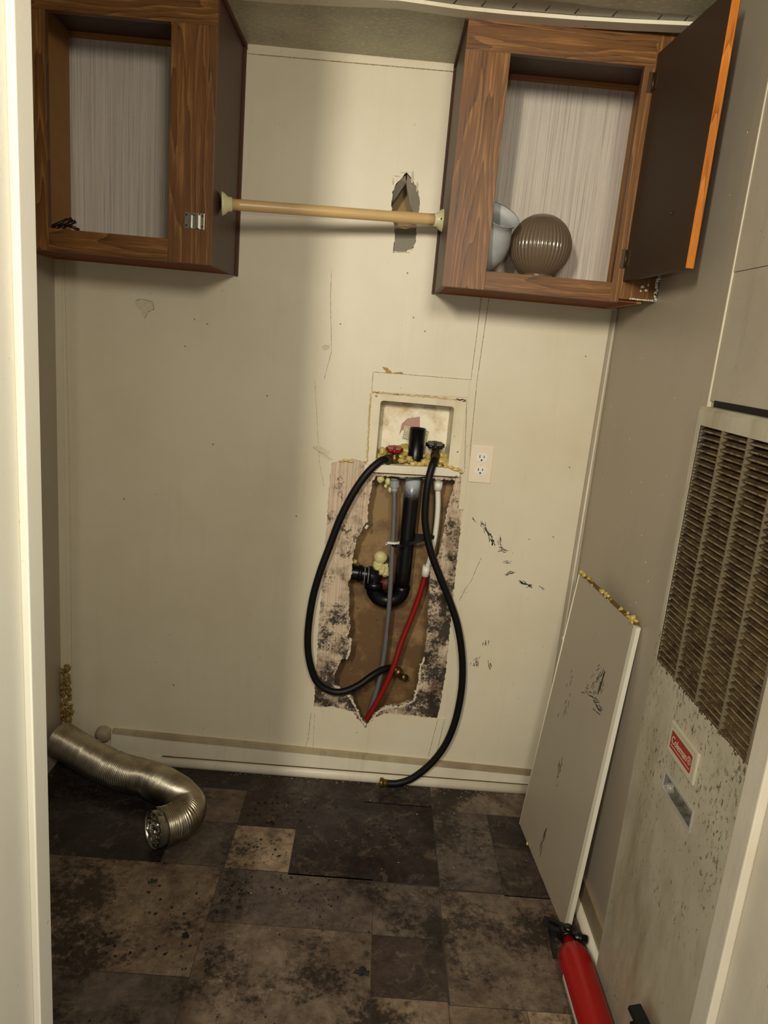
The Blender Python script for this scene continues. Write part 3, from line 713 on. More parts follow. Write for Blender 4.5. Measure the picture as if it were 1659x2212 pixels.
# bottom lip
mb = MB(); P0 = [Y(u, v, -.016) for u, v in ((788,1003),(996,1012),(992,1030),(786,1019))]
mb.hexa([P0[0]+Vector((0,.02,0)), P0[1]+Vector((0,.02,0)), P0[2]+Vector((0,.016,0)), P0[3]+Vector((0,.016,0))], P0)
mb.box((IX0+.002,-.003,1.0745),(IX1-.002,.075,1.0785)); mb.build('bottom_lip', m_trim, t)
for (u, v) in ((813,855),(1001,866),(985,1027)):
    p = Y(u, v, -.005); mb = MB(); mb.blob((p.x, -.0045 if v < 900 else -.0165, p.z), .0034, 2, .05, (1,.5,1)); mb.build('screw', m_steel, t)
# sticker
t1_ = thing('warning_label', (.12, .073, 1.17), 'small paper label with printed notice inside the washer box', 'label')
ctr = Y(898, 940, .0725); wv_, hv_ = .0705, .0385
MS = Matrix.Translation(ctr) @ Matrix.Rotation(R(7), 4, 'Y') @ Matrix.Rotation(R(90), 4, 'X')
mb = MB(); mb.face([MS @ Vector(p) for p in ((-.040,-.0215,0),(.040,-.0215,0),(.040,.0215,0),(-.040,.0215,0))]); mb.build('paper', m_plain('label_paper', srgb(216,206,168), .6, 0, .1, 90), t1_)
mb = MB()
for a, b, c2, d2 in ((-.037,-.0185,.037,-.0175),(-.037,.0175,.037,.0185),(-.037,-.0185,-.036,.0185),(.036,-.0185,.037,.0185)):
    mb.face([MS @ Vector(p) for p in ((a,b,.0004),(c2,b,.0004),(c2,d2,.0004),(a,d2,.0004))])
for i, s_ in enumerate(('THIS SPACE FOR', 'CLOTHES WASHER', 'AND/OR DRYER. APPLI-', 'ANCES', 'TENDED', 'INCHES')):
    text_mesh(s_, .0062, MS @ Matrix.Translation((0 if i < 2 else -.034, .0115-.0058*i, .0006)) @ Matrix.Scale(.92 if i == 2 else 1.2, 4, (1,0,0)), mb, .0001, 1.1 if i < 2 else 1.0, 'CENTER' if i < 2 else 'LEFT')
mb.build('printing', m_black, t1_)

# valves
def valve(u, v, yv, hr, mh, label, bodym, ub, vb_):
    c = Y(u, v, yv); b0 = Y(ub, vb_, yv)
    t = thing('shutoff_valve', (b0.x, yv, IZ0), label, 'valve')
    mb = MB(); MX = Matrix.Translation(c) @ Matrix.Rotation(R(10), 4, 'X')
    mb.lathe([(.002,.004),(hr*.4,.0035),(hr*.75,.005),(hr,.006),(hr,-.004),(hr*.75,-.004),(hr*.4,-.002),(.002,-.003)], MX, 64, True, lambda a, z: 1-.13*(abs(math.sin(a*4))**1.5))
    mb.lathe([(.0005,.009),(.004,.009),(.004,.0)], MX, 12); mb.build('handle', mh, t)
    mb = MB(); mb.tube([c, (b0.x, yv, b0.z+.014)], .0038, 12); mb.build('stem', m_bronze, t)
    mb = MB(); mb.lathe([(.0005,.026),(.009,.026),(.0115,.022),(.0115,.014),(.009,.012),(.013,.008),(.0145,-.004),(.012,-.012),(.010,IZ0-b0.z),(.0005,IZ0-b0.z)], Matrix.Translation(b0), 20)
    return t, b0, mb
t, b0, mb = valve(852, 971, .018, .0265, m_redknob, 'red-handled brass shutoff valve left of the black pipe', m_brass, 852, 990)
mb.tube([b0, b0+Vector((-.016,-.012,0))], .009, 14); mb.build('body', m_brass, t)
VL = b0+Vector((-.016,-.012,0))
t, b0, mb = valve(940, 962, .018, .029, m_black, 'black-handled brass shutoff valve right of the black pipe', m_bronze, 940, 984)
mb.tube([b0+Vector((0,.004,0)), b0+Vector((-.001,-.022,-.003))], .0125, 16); mb.build('body', m_bronze, t)
VR = b0+Vector((-.001,-.022,-.003))

# spray foam in the box and under it
mb = MB(); rs = random.Random(11)
for (u, v, r_) in ((815,985,12),(828,975,11),(842,986,10),(862,985,10),(872,975,16),(868,995,9),(884,992,10),(893,1002,7),(908,1003,8),(920,998,8),(914,985,8),(930,988,11),(925,1004,6),(958,996,11),(968,1002,9),(955,985,9),(903,1008,6),(880,1005,7),(836,1000,8),(820,1000,8),(948,1006,7),(975,1008,5),(812,995,7)):
    y = rs.uniform(.045, .06) if v < 990 else rs.uniform(.008, .022); p = Y(u, v, y); mb.blob(p, r_*.00140*rs.uniform(.8,1.1), 3, .55, (rs.uniform(.9,1.4),.8,rs.uniform(.6,.95)))
o = mb.build('spray_foam', m_foam, None, (.11,.03,1.08)); tag(o, 'bubbly yellow spray foam heaped along the floor of the washer box', 'foam', kind='stuff')
mb = MB()
for (u, v, r_, sz) in ((822,1035,8,1.4),(838,1040,6,2.0),(842,1058,4,2.4),(833,1050,4,1.5),(852,1048,3,3)):
    p = Y(u, v, .02); mb.blob(p, r_*.00145, 3, .2, (1,.8,sz*.7))
o = mb.build('spray_foam', m_foam2, None, (.03,.02,1.0)); tag(o, 'pale foam drips hanging below the left end of the washer box', 'foam', kind='stuff')
mb = MB()
for (u, v, r_, am) in ((822,1204,15,.08),(818,1222,12,.5),(827,1228,12,.6),(833,1237,9,.6),(814,1215,8,.4)): mb.blob(Y(u, v, .05), r_*.00145, 3, am, (1,.8,1))
o = mb.build('spray_foam', m_foam2, None, Y(822,1215,.05)); tag(o, 'pale yellow foam lump sitting on the drain trap in the wall cavity', 'foam', kind='stuff')
mb = MB(); mb.blob(Y(765,1213,.05), .0085, 3, .3); o = mb.build('spray_foam', m_foam, None, Y(765,1213,.05)); tag(o, 'tiny yellow foam dab left of the drain trap', 'foam', kind='stuff')
mb = MB(); rs = random.Random(5)
for i in range(170):
    z = rs.uniform(.10, .33); w_ = .028*(1-max(0, z-.2)/.22); mb.blob((XL+rs.uniform(.001, .02+w_*.6), -rs.uniform(.001, .018), z), rs.uniform(.002, .0065), 2, .8, (1,1,rs.uniform(.7,1.8)))
o = mb.build('spray_foam', m_plain('dirty_foam', srgb(160,130,62), .5, 0, .5, 60, .6), None, (XL,0,.1)); tag(o, 'dirty yellow foam filling the left corner above the duct', 'foam', kind='stuff')
mb = MB()
for (u, v, r_) in ((748,994,7),(738,996,5),(757,997,5)): p = Y(u, v, -.0015); mb.blob(p, r_*.00145, 2, .3, (1.2,.25,.4))
for (u, v, r_) in ((975,1010,6),(985,1014,7),(996,1020,4),(962,1008,4)): p = Y(u, v, -.018); mb.blob(p, r_*.00145, 2, .5, (1.2,.4,.6))
o = mb.build('spray_foam', m_foam, None, (.2,-.01,1.08)); tag(o, 'dried foam smears on the lower rim of the washer box', 'foam', kind='stuff')

# drain pipe with trap
t = thing('drain_pipe', (.14, .05, .6), 'black plastic drain standpipe ending in a curved trap', 'pipe')
rp = .0245
a_, b_ = Y(900, 955, .045), Y(893, 1020, .045)
mb = MB(); mb.lathe([(rp,0),(rp,.11),(rp-.003,.11),(rp-.003,.0)], Matrix.Translation((a_.x,.045,1.0805)), 28); 
top_o = mb.build('top_pipe', m_abs, t)
bot = Y(868, 1272, .05); topb = Y(893, 1030, .05)
k = NT('overspray_black_pipe', .3); zz = k.sep()[2]
ms_ = k.math('MULTIPLY', k.mask(zz, .36, .42), k.mask(k.math('ADD', k.noise(160, 3), k.mask(zz, .36, .44)), .5, 1.1)); k.col(k.mix(ms_, srgb(12,12,14), srgb(176,182,184)))
mb = MB(); mb.tube([topb.lerp(bot, i/6) for i in range(7)], rp, 28); mb.build('standpipe', k.m, t)
lft = Y(808, 1268, .05); cx_ = (bot+lft)/2; rad = (bot-lft).length/2
arc = [bot+Vector((0,0,.012))]
ex = (bot-lft).normalized(); ez = Vector((0,0,-1))
for i in range(17):
    a = math.pi*i/16; arc.append(cx_+ex*rad*math.cos(a)+ez*rad*.95*math.sin(a))
arc.append(lft+Vector((0,0,.008)))
mb = MB(); mb.tube(arc, .0262, 28); mb.build('trap_bend', m_abs, t)
mb = MB(); mb.tube([bot+Vector((0,0,.0)), bot+Vector((0,0,.003))], .0268, 24); mb.tube([lft+Vector((0,0,-.004)), lft+Vector((0,0,.022))], .032, 24); mb.build('slip_nut', m_abs, t)
el = [lft+Vector((0,0,.01)), lft+Vector((-.002,0,.03)), Y(800,1243,.05), Y(786,1240,.05), Y(758,1236,.05)]
mb = MB(); mb.tube(spline(el, 6), .0245, 24); mb.tube([Y(800,1243,.05), Y(792,1241,.05)], .03, 22); mb.tube([Y(782,1239,.05), Y(774,1238,.05)], .028, 22); mb.build('elbow', m_abs, t)
mb = MB(); mb.tube([Y(830,1248,.055), Y(836,1268,.055)], .0245, 20); mb.build('rusty_primer_patch', m_plain('red_brown_primer', srgb(86,34,20), .6, 0, .4, 60), t)
mb = MB(); p = Y(792,1241,.05)
for dx in (0, .012):
    mb.tube([p+Vector((dx-.006+.031*0, -.0312*math.cos(a), .0312*math.sin(a)-.0)) for a in [R(x) for x in range(-80, 81, 20)]], .0011, 6)
mb.build('glue_drip', m_plain('grey_glue', srgb(150,150,142), .4), t)

# supply pipes
def pipe(pts, r_, m_, label, fit, cat='pipe', names=('tube','fitting')):
    t = thing('supply_pipe', pts[-1], label, cat); mb = MB(); mb.tube(spline(pts, 8), r_, 14); mb.build(names[0], m_, t)
    return t
yg = .018
gp = [Y(852,1062,yg), Y(851,1120,.016), Y(847,1200,.015), Y(842,1290,.014), Y(835,1370,.026), Y(824,1450,.034), Y(808,1510,.036), Y(794,1550,.036)]
t = pipe(gp, .0077, m_greypipe, 'thin grey supply pipe running down in front of the black drain pipe', None)
mb = MB(); mb.tube([Y(853,1022,yg), Y(852,1038,yg)], .0115, 16); mb.tube([Y(852,1038,yg), Y(852,1052,yg)], .0155, 12, smooth=False); mb.tube([Y(852,1052,yg), Y(852,1063,yg)], .0105, 16); mb.build('fitting', m_plain('grey_fitting', srgb(150,152,150), .5), t)
mb = MB(); mb.tube([p+Vector((.0048,-.0056,0)) for p in gp[:5]], .0014, 6); st_ = mb.build('red_stripe', m_plain('faded_red_print', srgb(120,38,48), .6), t)
wp = [Y(946,1055,.04), Y(946,1100,.04), Y(941,1150,.04), Y(932,1195,.035), Y(921,1236,.03)]
t = pipe(wp, .0085, m_white, 'white supply pipe on the right joining a red one lower down', None)
mb = MB(); mb.tube([Y(947,1024,.035), Y(947,1040,.035)], .012, 18); mb.tube([Y(947,1040,.036), Y(946,1058,.038)], .0142, 18); mb.build('fitting', m_white, t)
mb = MB(); mb.tube([Y(922,1222,.03), Y(918,1244,.03)], .0128, 18); mb.build('fitting', m_white, t)
rpz = [Y(919,1240,.03), Y(905,1290,.03), Y(884,1345,.028), Y(866,1390,.022), Y(850,1440,.012), Y(828,1490,.008), Y(806,1530,.010), Y(790,1556,.016)]
rp_ = Vector(rpz[-1]); mb = MB(); mb.tube(spline(rpz, 8), .0088, 14); t = mb.build('tube', m_redpipe, t); t['label'] = 'red lower tube'
# strap and clip
t = thing('cable_tie', Y(890,1170,.0), 'black strap wrapped around the grey, black and white pipes', 'strap')
sp_ = [Y(846,1176,.004), Y(862,1180,-.004), Y(885,1175,.012), Y(915,1166,.014), Y(938,1160,.02)]
mb = MB(); S_ = spline(sp_, 6)
for i in range(len(S_)-1):
    h_ = Vector((0,0,.0055)); mb.hexa([S_[i]-h_, S_[i+1]-h_, S_[i+1]+h_, S_[i]+h_], [q+Vector((0,.002,0)) for q in (S_[i]-h_, S_[i+1]-h_, S_[i+1]+h_, S_[i]+h_)])
mb.build('front_strap', m_black, t)
mb = MB(); a1_, b1_ = Y(893,1158,.06), Y(945,1161,.05); h_ = Vector((0,0,.008)); mb.hexa([a1_-h_, b1_-h_, b1_+h_, a1_+h_], [q+Vector((0,.003,0)) for q in (a1_-h_, b1_-h_, b1_+h_, a1_+h_)]); mb.build('rear_strap', m_black, t)
mb = MB(); p = Y(848, 1173, .004); mb.box((p.x-.021, -.002, p.z-.003), (p.x+.021, .012, p.z+.003), .001); mb.box((p.x-.021,-.002,p.z-.006),(p.x-.017,.010,p.z+.003)); mb.box((p.x+.017,-.002,p.z-.003),(p.x+.021,.010,p.z+.006))
o = mb.build('pipe_clip', m_white, None, p); tag(o, 'white plastic clip around the grey pipe', 'clip')
mb = MB(); mb.tube([Y(843,1030,.0), Y(870,1034,-.003), Y(905,1032,-.002), Y(935,1030,.004)], .0026, 8); o = mb.build('cable_tie', m_black, None, Y(880,1033,0)); tag(o, 'thin black tie running just under the washer box', 'strap')

# hoses
def hose(pts, label, tip):
    S_ = spline(pts, 10); t = thing('fill_hose', pts[0], label, 'hose')
    mb = MB(); mb.tube(S_, .0113, 20); mb.build('rubber_tube', m_rubber, t)
    d_ = (S_[-1]-S_[-3]).normalized(); e = S_[-1]
    Mx = Matrix.Translation(e) @ d_.to_track_quat('Z', 'Y').to_matrix().to_4x4()
    mb = MB(); mb.lathe([(.0005,-.014),(.0118,-.014),(.0122,-.004),(.0125,0),(.0162,.001),(.0162,.011),(.0152,.012),(.011,.012),(.011,.004),(.0005,.004)], Mx, 24, True, lambda a, z: 1-(.04*abs(math.sin(a*6)) if z > 0 else 0)); mb.build('coupling', tip, t)
    return t
lp = [Vector((VL.x-.004, VL.y-.004, VL.z))]+[Y(u, v, y) for u, v, y in ((838,991,.0),(822,996,-.02),(795,1020,-.035),(765,1062,-.04),(735,1120,-.04),(712,1180,-.04),(690,1240,-.04),(674,1300,-.038),(665,1370,-.036),(668,1425,-.034),(684,1472,-.032),(712,1492,-.03),(742,1494,-.026),(775,1480,-.016),(803,1460,-.0),(828,1446,.022),(848,1443,.04),(856,1448,.045))]
t = hose(lp, 'black rubber hose looping down left from the red-handled valve', m_brass)
mb = MB(); q = lp[1]-lp[0]; qd = q.normalized(); mb.tube([lp[0]-qd*.002, lp[0]+qd*.016], .0142, 18); mb.build('coupling', m_bronze, t)
rpp = [Vector((VR.x, VR.y-.006, VR.z-.006))]+[Y(u, v, y) for u, v, y in ((934,1006,-.03),(925,1040,-.04),(919,1090,-.042),(919,1135,-.042),(930,1190,-.042),(950,1245,-.042),(972,1300,-.042),(988,1350,-.042),(997,1405,-.042),(999,1460,-.042),(994,1510,-.044),(981,1565,-.048),(960,1612,-.05),(930,1650,-.052),(892,1680,-.054),(858,1692,-.056),(828,1691,-.056))]
for q in rpp[-3:]: q.z = max(q.z, .013)
t = hose(rpp, 'long black rubber hose hanging from the black-handled valve down to the floor', m_brass)
mb = MB(); p = Y(862,1458,.075)
Mx = Matrix.Translation(Y(866,1461,.085)) @ Matrix.Rotation(R(70), 4, 'X') @ Matrix.Rotation(R(25), 4, 'Y')
mb.lathe([(.0005,0),(.011,0),(.011,.008),(.008,.009),(.008,.02),(.0115,.021),(.0115,.032),(.0005,.032)], Mx, 20); o = mb.build('hose_fitting', m_brass, None, Y(866,1461,.085)); tag(o, 'small brass fitting at the bottom of the wall opening', 'fitting')

# ------------------------------------------------------------------ outlet
o0 = Y(1011, 1040, 0); t = thing('wall_outlet', (.326, 0, 1.103), 'cream duplex wall outlet right of the washer box', 'outlet')
oc_ = Vector((.3255, 0, 1.1030))
mb = MB(); mb.box((oc_.x-.0345,-.005,oc_.z-.057), (oc_.x+.0345,0,oc_.z+.057), .0018); mb.build('cover_plate', m_cream_plate, t)
for s_ in (-1, 1):
    mb = MB(); cz = oc_.z+s_*.0198; pts = []
    for i in range(36):
        a = 2*math.pi*i/36; pts.append((oc_.x+.0172*math.cos(a), cz+max(-.0138, min(.0138, .0172*math.sin(a)))))
    mb.mi = 0; mb.prism([pts], -.0068, -.004); mb.mi = 1
    for dx, hh in ((-.0064,.0042),(.0064,.0034)): mb.box((oc_.x+dx-.0012,-.0071,cz+.0035-hh), (oc_.x+dx+.0012,-.0065,cz+.0035+hh))
    mb.lathe([(.0001,0),(.0028,0),(.0028,.0004)], Matrix.Translation((oc_.x,-.0069,cz-.0072)) @ Matrix.Rotation(R(90), 4, 'X'), 14, close=True)
    mb.build('receptacle', [m_white, m_dark], t)
mb = MB(); mb.blob((oc_.x,-.0052,oc_.z), .003, 2, .02, (1,.4,1)); mb.build('screw', m_cream_plate, t)

# ------------------------------------------------------------------ foil duct
cp = [(-.935,-.085,.115),(-.88,-.10,.098),(-.80,-.125,.074),(-.71,-.155,.061),(-.62,-.178,.0585),(-.55,-.212,.0585),(-.490,-.258,.0585),(-.459,-.306,.0585),(-.462,-.348,.0585),(-.482,-.378,.0585),(-.509,-.404,.062)]
S_ = spline(cp, 60)
# even arc length
cum = [0]
for i in range(1, len(S_)): cum.append(cum[-1]+(S_[i]-S_[i-1]).length)
tot = cum[-1]; step = .0009; n_ = int(tot/step); E2 = []; j_ = 0
for i in range(n_+1):
    s_ = tot*i/n_
    while j_ < len(cum)-2 and cum[j_+1] < s_: j_ += 1
    f_ = (s_-cum[j_])/max(1e-9, cum[j_+1]-cum[j_]); E2.append(S_[j_].lerp(S_[j_+1], f_))
from mathutils import noise as mn
def rd(i, a):
    s_ = i*step; cr = 1+.028*mn.noise(Vector((s_*22, math.cos(a)*1.3, math.sin(a)*1.3)))
    fold = -.0045*max(0, mn.noise(Vector((s_*42, 7, math.cos(a)*.8)))-.12)
    return (.0545*cr+fold+.0013*math.sin(2*math.pi*(s_/.0058)+a))
t = thing('flexible_duct', (-.70,-.16,0), 'crinkled silver foil dryer duct curling across the floor', 'duct')
mb = MB(); mb.tube(E2, rd, 40, caps=False); mb.build('corrugated_tube', m_foil, t)
d_ = (E2[-1]-E2[-12]).normalized(); Mx = Matrix.Translation(E2[-1]+d_*-.012) @ d_.to_track_quat('Z', 'Y').to_matrix().to_4x4()
mb = MB(); mb.lathe([(.0500,0),(.0502,.02),(.0506,.034),(.0518,.035),(.0504,.034),(.0490,.02),(.048,0),(.046,-.02)], Mx, 40, True, lambda a, z: 1+.02*math.sin(3*a)+.01*math.sin(11*a)); mb.build('end_collar', m_steel, t)
mb = MB(); rs = random.Random(8); G = 14; V_ = {}
for i in range(G+1):
    for j2 in range(24):
        r_ = .0488*i/G; a = 2*math.pi*j2/24; V_[i, j2] = mb.b.verts.new(Mx @ Vector((r_*math.cos(a)*(1+.02*math.sin(3*a)), r_*math.sin(a), .020+rs.uniform(-.006,.006)*(1 if i < G else .3)+.008))) if i else None
cv = mb.b.verts.new(Mx @ Vector((0,0,.030)))
for i in range(G):
    for j2 in range(24):
        j3 = (j2+1) % 24
        if i == 0: f = mb.b.faces.new((cv, V_[1,j2], V_[1,j3]))
        else: f = mb.b.faces.new((V_[i,j2], V_[i+1,j2], V_[i+1,j3], V_[i,j3]))
mb.build('crumpled_foil', m_foil2, t)
mb = MB(); 
for (a0_, l, zz_) in ((2.0,.9,.006),(2.7,.7,.016),(1.3,.6,.012)):
    for q in range(8):
        a = a0_+l*q/8; a2 = a0_+l*(q+1)/8; lift = .0515+.0012*q
        mb.face([Mx @ Vector((lift*math.cos(a), lift*math.sin(a), zz_)), Mx @ Vector((lift*math.cos(a2), lift*math.sin(a2), zz_)), Mx @ Vector((lift*math.cos(a2), lift*math.sin(a2), zz_+.012)), Mx @ Vector((lift*math.cos(a), lift*math.sin(a), zz_+.012))])
mb.build('tape_strip', m_steel, t)
# dome-shaped stub behind the duct
p = Y(221, 1590, -.02)
mb = MB(); mb.mi = 0; mb.lathe([(.0005,.030),(.010,.030),(.020,.026),(.026,.016),(.028,.0),(.028,-.02)], Matrix.Translation((p.x, -.001, p.z)) @ Matrix.Rotation(R(90), 4, 'X') @ Matrix.Scale(1.0, 4), 28)
mb.mi = 1; mb.blob((p.x-.012,-.028,p.z-.004), .006, 2, .4, (1.3,.4,.6))
o = mb.build('round_plug', [m_trimdirty, m_dark], None, (p.x, 0, p.z)); tag(o, 'round stained cream plug on the wall just behind the duct', 'plug')

# ------------------------------------------------------------------ leaning board
TL, TR, BR_, BL = Vector((.6164,-.1946,.84)), Vector((.65,-.5678,.8372)), Vector((.5925,-.6043,.001)), Vector((.5545,-.179,.001))
# bottom right corner is cut at a slant in the picture plane by its lean: thickness runs towards the wall
nb = (BR_-TL).cross(BL-TL).normalized(); nb = nb if nb.x > 0 else -nb
t = thing('wall_panel', (.58,-.4,0), 'loose grey-beige panel leaning against the right wall', 'panel')
mb = MB(); tk = .004
mb.hexa([TL,TR,BR_,BL], [q+nb*tk for q in (TL,TR,BR_,BL)])
def onb(a, b): return TL.lerp(TR, a).lerp(BL.lerp(BR_, a), b)
mb.mi = 1; rs = random.Random(6)
def bdash(a, b, l, ang, wd=.0012):
    c = onb(a, b)-nb*.0006; ey = (TR-TL).normalized(); ez2 = (BL-TL).normalized(); wd *= 1.7; d = ey*math.cos(ang)+ez2*math.sin(ang); n2 = d.cross(nb)
    mb.face([c-d*l-n2*wd*.2, c+d*l-n2*wd*.4, c+d*l*.9+n2*wd*.4, c-d*l*.9+n2*wd])
bdash(.74,.235,.036,1.62,.0032)
for _ in range(30): bdash(rs.gauss(.70,.05), rs.gauss(.235,.02), rs.uniform(.003,.010), rs.uniform(1.2,2.3), .001)
for _ in range(24): bdash(rs.gauss(.66,.09), rs.gauss(.30,.012), rs.uniform(.004,.014), rs.uniform(-.5,.1), .0011)
for _ in range(12): bdash(rs.gauss(.30,.03), rs.gauss(.40,.04), rs.uniform(.004,.012), rs.uniform(1.2,1.9), .001)
for _ in range(12): bdash(rs.gauss(.42,.02), rs.gauss(.63,.03), rs.uniform(.004,.012), rs.uniform(1.2,1.9), .001)
for _ in range(10): bdash(rs.gauss(.44,.01), rs.gauss(.90,.03), rs.uniform(.008,.02), 1.62, .0013)
mb.mi = 2
for _ in range(10): bdash(.56+rs.uniform(-.01,.01), rs.uniform(.10,.2), rs.uniform(.002,.006), 1.5, .0012)
pan = mb.build('sheet', [m_wall2, m_scuff, m_foam2], t)
mb = MB()   # thick white batten along the near edge
eo = (TR-TL).normalized()
A1, A2, A3, A4 = TR-eo*.002-nb*.0015, TR+eo*.013-nb*.001, BR_+eo*.013-nb*.001, BR_-eo*.002-nb*.0015
mb.hexa([A1,A2,A3,A4], [A1+nb*.011,A2+nb*.011,A3+nb*.011,A4+nb*.011])
mb.build('edge_batten', m_paint('white_edge_paint', srgb(226,220,200), srgb(170,160,130), .3, .4, .4), t)
mb = MB(); mb.tube([TL-eo*.001, BL-eo*.001], .0022, 8); mb.build('side_edge', m_trim, t)
mb = MB(); up_ = (TL-BL).normalized(); q0_ = [TL, TR, TR+up_*.006, TL+up_*.006]; mb.hexa(q0_, [q+nb*.010 for q in q0_])
mb.mi = 1; rs = random.Random(9)
for _ in range(34):
    p = TL.lerp(TR, rs.choice([rs.uniform(0,1), rs.gauss(.5,.06), rs.gauss(.9,.06)])); mb.blob(p+up_*rs.uniform(.001,.009)+nb*rs.uniform(0,.008), rs.uniform(.003,.008), 2, .6)
mb.build('foam_topped_edge', [m_plain('foam_stained_wood', srgb(116,92,44), .7, 0, .5, 70), m_foam], t)
for (u, v, xx2) in ((1197,1446,.592),(1150,1876,.568)):
    pass
a = .0; c = onb(0, .245)-eo*.006; mb = MB(); mb.blob(c, .008, 2, .4, (.4,.8,.9)); c = onb(.0, .99)
mb.build('paint_flake', m_trim, t)
mb = MB(); mb.blob(BL.lerp(BR_, .23)+Vector((-.004,0,.004)), .006, 2, .4, (.5,1,1)); mb.build('foam_bit', m_foam, t)

# ------------------------------------------------------------------ furnace
FX, FY0, FY1, FZ = .628, -.7445, -1.44, 1.3695
t = thing('furnace', (.65,-1.05,0), 'old stained cream furnace with a big dusty louvered grille', 'furnace')
GY0, GY1, GZ0, GZ1 = -.7665, -1.252, .841, 1.334
HY0, HY1, HZ0, HZ1 = -.902, -1.030, .630, .662
mb = MB(); cf = .007
def slopebox(mb):
    o = [(FY0, 0.004), (FY1, 0.004), (FY1, FZ), (FY0, FZ)]; i_ = [(FY0-cf, .006), (FY1+cf, .006), (FY1+cf, FZ-cf), (FY0-cf, FZ-cf)]
    mb.prism([i_, [(GY0,GZ0),(GY1,GZ0),(GY1,GZ1),(GY0,GZ1)], [(HY0,HZ0),(HY1,HZ0),(HY1,HZ1),(HY0,HZ1)]], FX, FX+.0012, axis=0)
    for a in range(4):
        b = (a+1) % 4
        mb.face([(FX, i_[a][0], i_[a][1]), (FX, i_[b][0], i_[b][1]), (FX+cf, o[b][0], o[b][1]), (FX+cf, o[a][0], o[a][1])])
        mb.face([(FX+cf, o[a][0], o[a][1]), (FX+cf, o[b][0], o[b][1]), (XR-.0075, o[b][0], o[b][1]), (XR-.0075, o[a][0], o[a][1])])
slopebox(mb); fp = mb.build('door_panel', m_enamel, t)
mb = MB(); mb.box((FX+.03, GY0+.012, GZ0-.01), (FX+.032, GY1-.012, GZ1+.01)); mb.build('dark_interior', m_dark, t)
mb = MB(); n_ = 39; pz = (GZ1-GZ0)/n_
for i in range(n_):
    z = GZ1-pz*(i+.5); dz = .0042
    # curved louvre: low lip in front, rising inwards
    prof = [(FX+.0008, z-dz), (FX+.0008, z-dz+.0030), (FX+.006, z+.0002), (FX+.016, z+.0050), (FX+.016, z+.0038), (FX+.006, z-.0016)]
    A = [mb.b.verts.new((a, GY0, b)) for a, b in prof]; B = [mb.b.verts.new((a, GY1, b)) for a, b in prof]
    for q in range(len(prof)):
        q2 = (q+1) % len(prof); f = mb.b.faces.new((A[q], A[q2], B[q2], B[q])); f.material_index = 0 if q in (0, 5) else 1
mb.build('grille', [m_griplip, m_grille], t)
mb = MB(); mb.mi = 0
for i in range(1, 5):
    y = GY0-(GY0-GY1)*i/5; mb.box((FX-.0008, y-.0017, GZ0), (FX+.012, y+.0017, GZ1))
mb.build('grille_divider', m_div, t)
mb = MB(); rs = random.Random(21)     # rusty ragged edge under the grille
for _ in range(150):
    y = rs.uniform(GY1, GY0); mb.blob((FX+rs.uniform(-.0004,.002), y, GZ0+rs.uniform(-.004,.003)), rs.uniform(.0018,.0042), 1, .6, (.4,1,1))
mb.build('rust_crust', m_rust, t)
# badge
BC = Vector((FX, -.9585, .7405)); MBd = Matrix.Translation((FX-.0072, BC.y, BC.z)) @ Matrix.Rotation(R(-90), 4, 'Z') @ Matrix.Rotation(R(90), 4, 'X')
def rr3(w_, h_, r_): return rrect(-w_/2, w_/2, -h_/2, h_/2, r_)
t2 = None
mb = MB(); mb.box((FX-.0065, BC.y-.0615, BC.z-.0325), (FX+.0005, BC.y+.0615, BC.z+.0325), .0035); bd = mb.build('badge', m_plain('badge_cream', srgb(206,198,172), .35, .1, .15, 60), t); bd['label'] = 'red and cream maker badge'
def plate(w_, h_, r_, off, m_, nm, dx=0, dy=0):
    mb = MB(); P_ = rr3(w_, h_, r_); mb.face([MBd @ Vector((a+dx, b+dy, off)) for a, b in P_]); return mb.build(nm, m_, bd)
plate(.104, .046, .002, -.0002, m_plain('badge_field', srgb(214,204,172), .4, 0, .1, 60), 'field')
plate(.094, .036, .003, .0003, m_plain('badge_red', srgb(166,20,22), .35, 0, .15, 60), 'red_field', 0, .001)
mb = MB(); text_mesh('Coleman', .0225, MBd @ Matrix.Translation((-.0425,-.0045,.0006)) @ Matrix.Scale(.88, 4, (1,0,0)), mb, .0002, .96)
def quad(x0, y0, x1, y1, z): mb.face([MBd @ Vector(p) for p in ((x0,y0,z),(x1,y0,z),(x1,y1,z),(x0,y1,z))])
quad(-.043,-.0108,.043,-.0092,.0006)
def ringm(cx, cy, r0, r1, a0_=0, a1_=360, sx=1):
    for i in range(24):
        a, b = R(a0_+(a1_-a0_)*i/24), R(a0_+(a1_-a0_)*(i+1)/24)
        mb.face([MBd @ Vector((cx+r_*math.cos(q)*sx, cy+r_*math.sin(q), .0007)) for r_, q in ((r0,a),(r1,a),(r1,b),(r0,b))])
ringm(.0375,.0045,.0068,.0078); ringm(.0375,.0075,.0022,.0032,0,360,1.3); ringm(.0375,.0015,.0026,.0036,-30,210,1.2); quad(.0368,-.001,.0382,.006,.0007)
mb.build('lettering', m_plain('badge_ivory', srgb(228,216,190), .4, 0, .05, 60), bd)
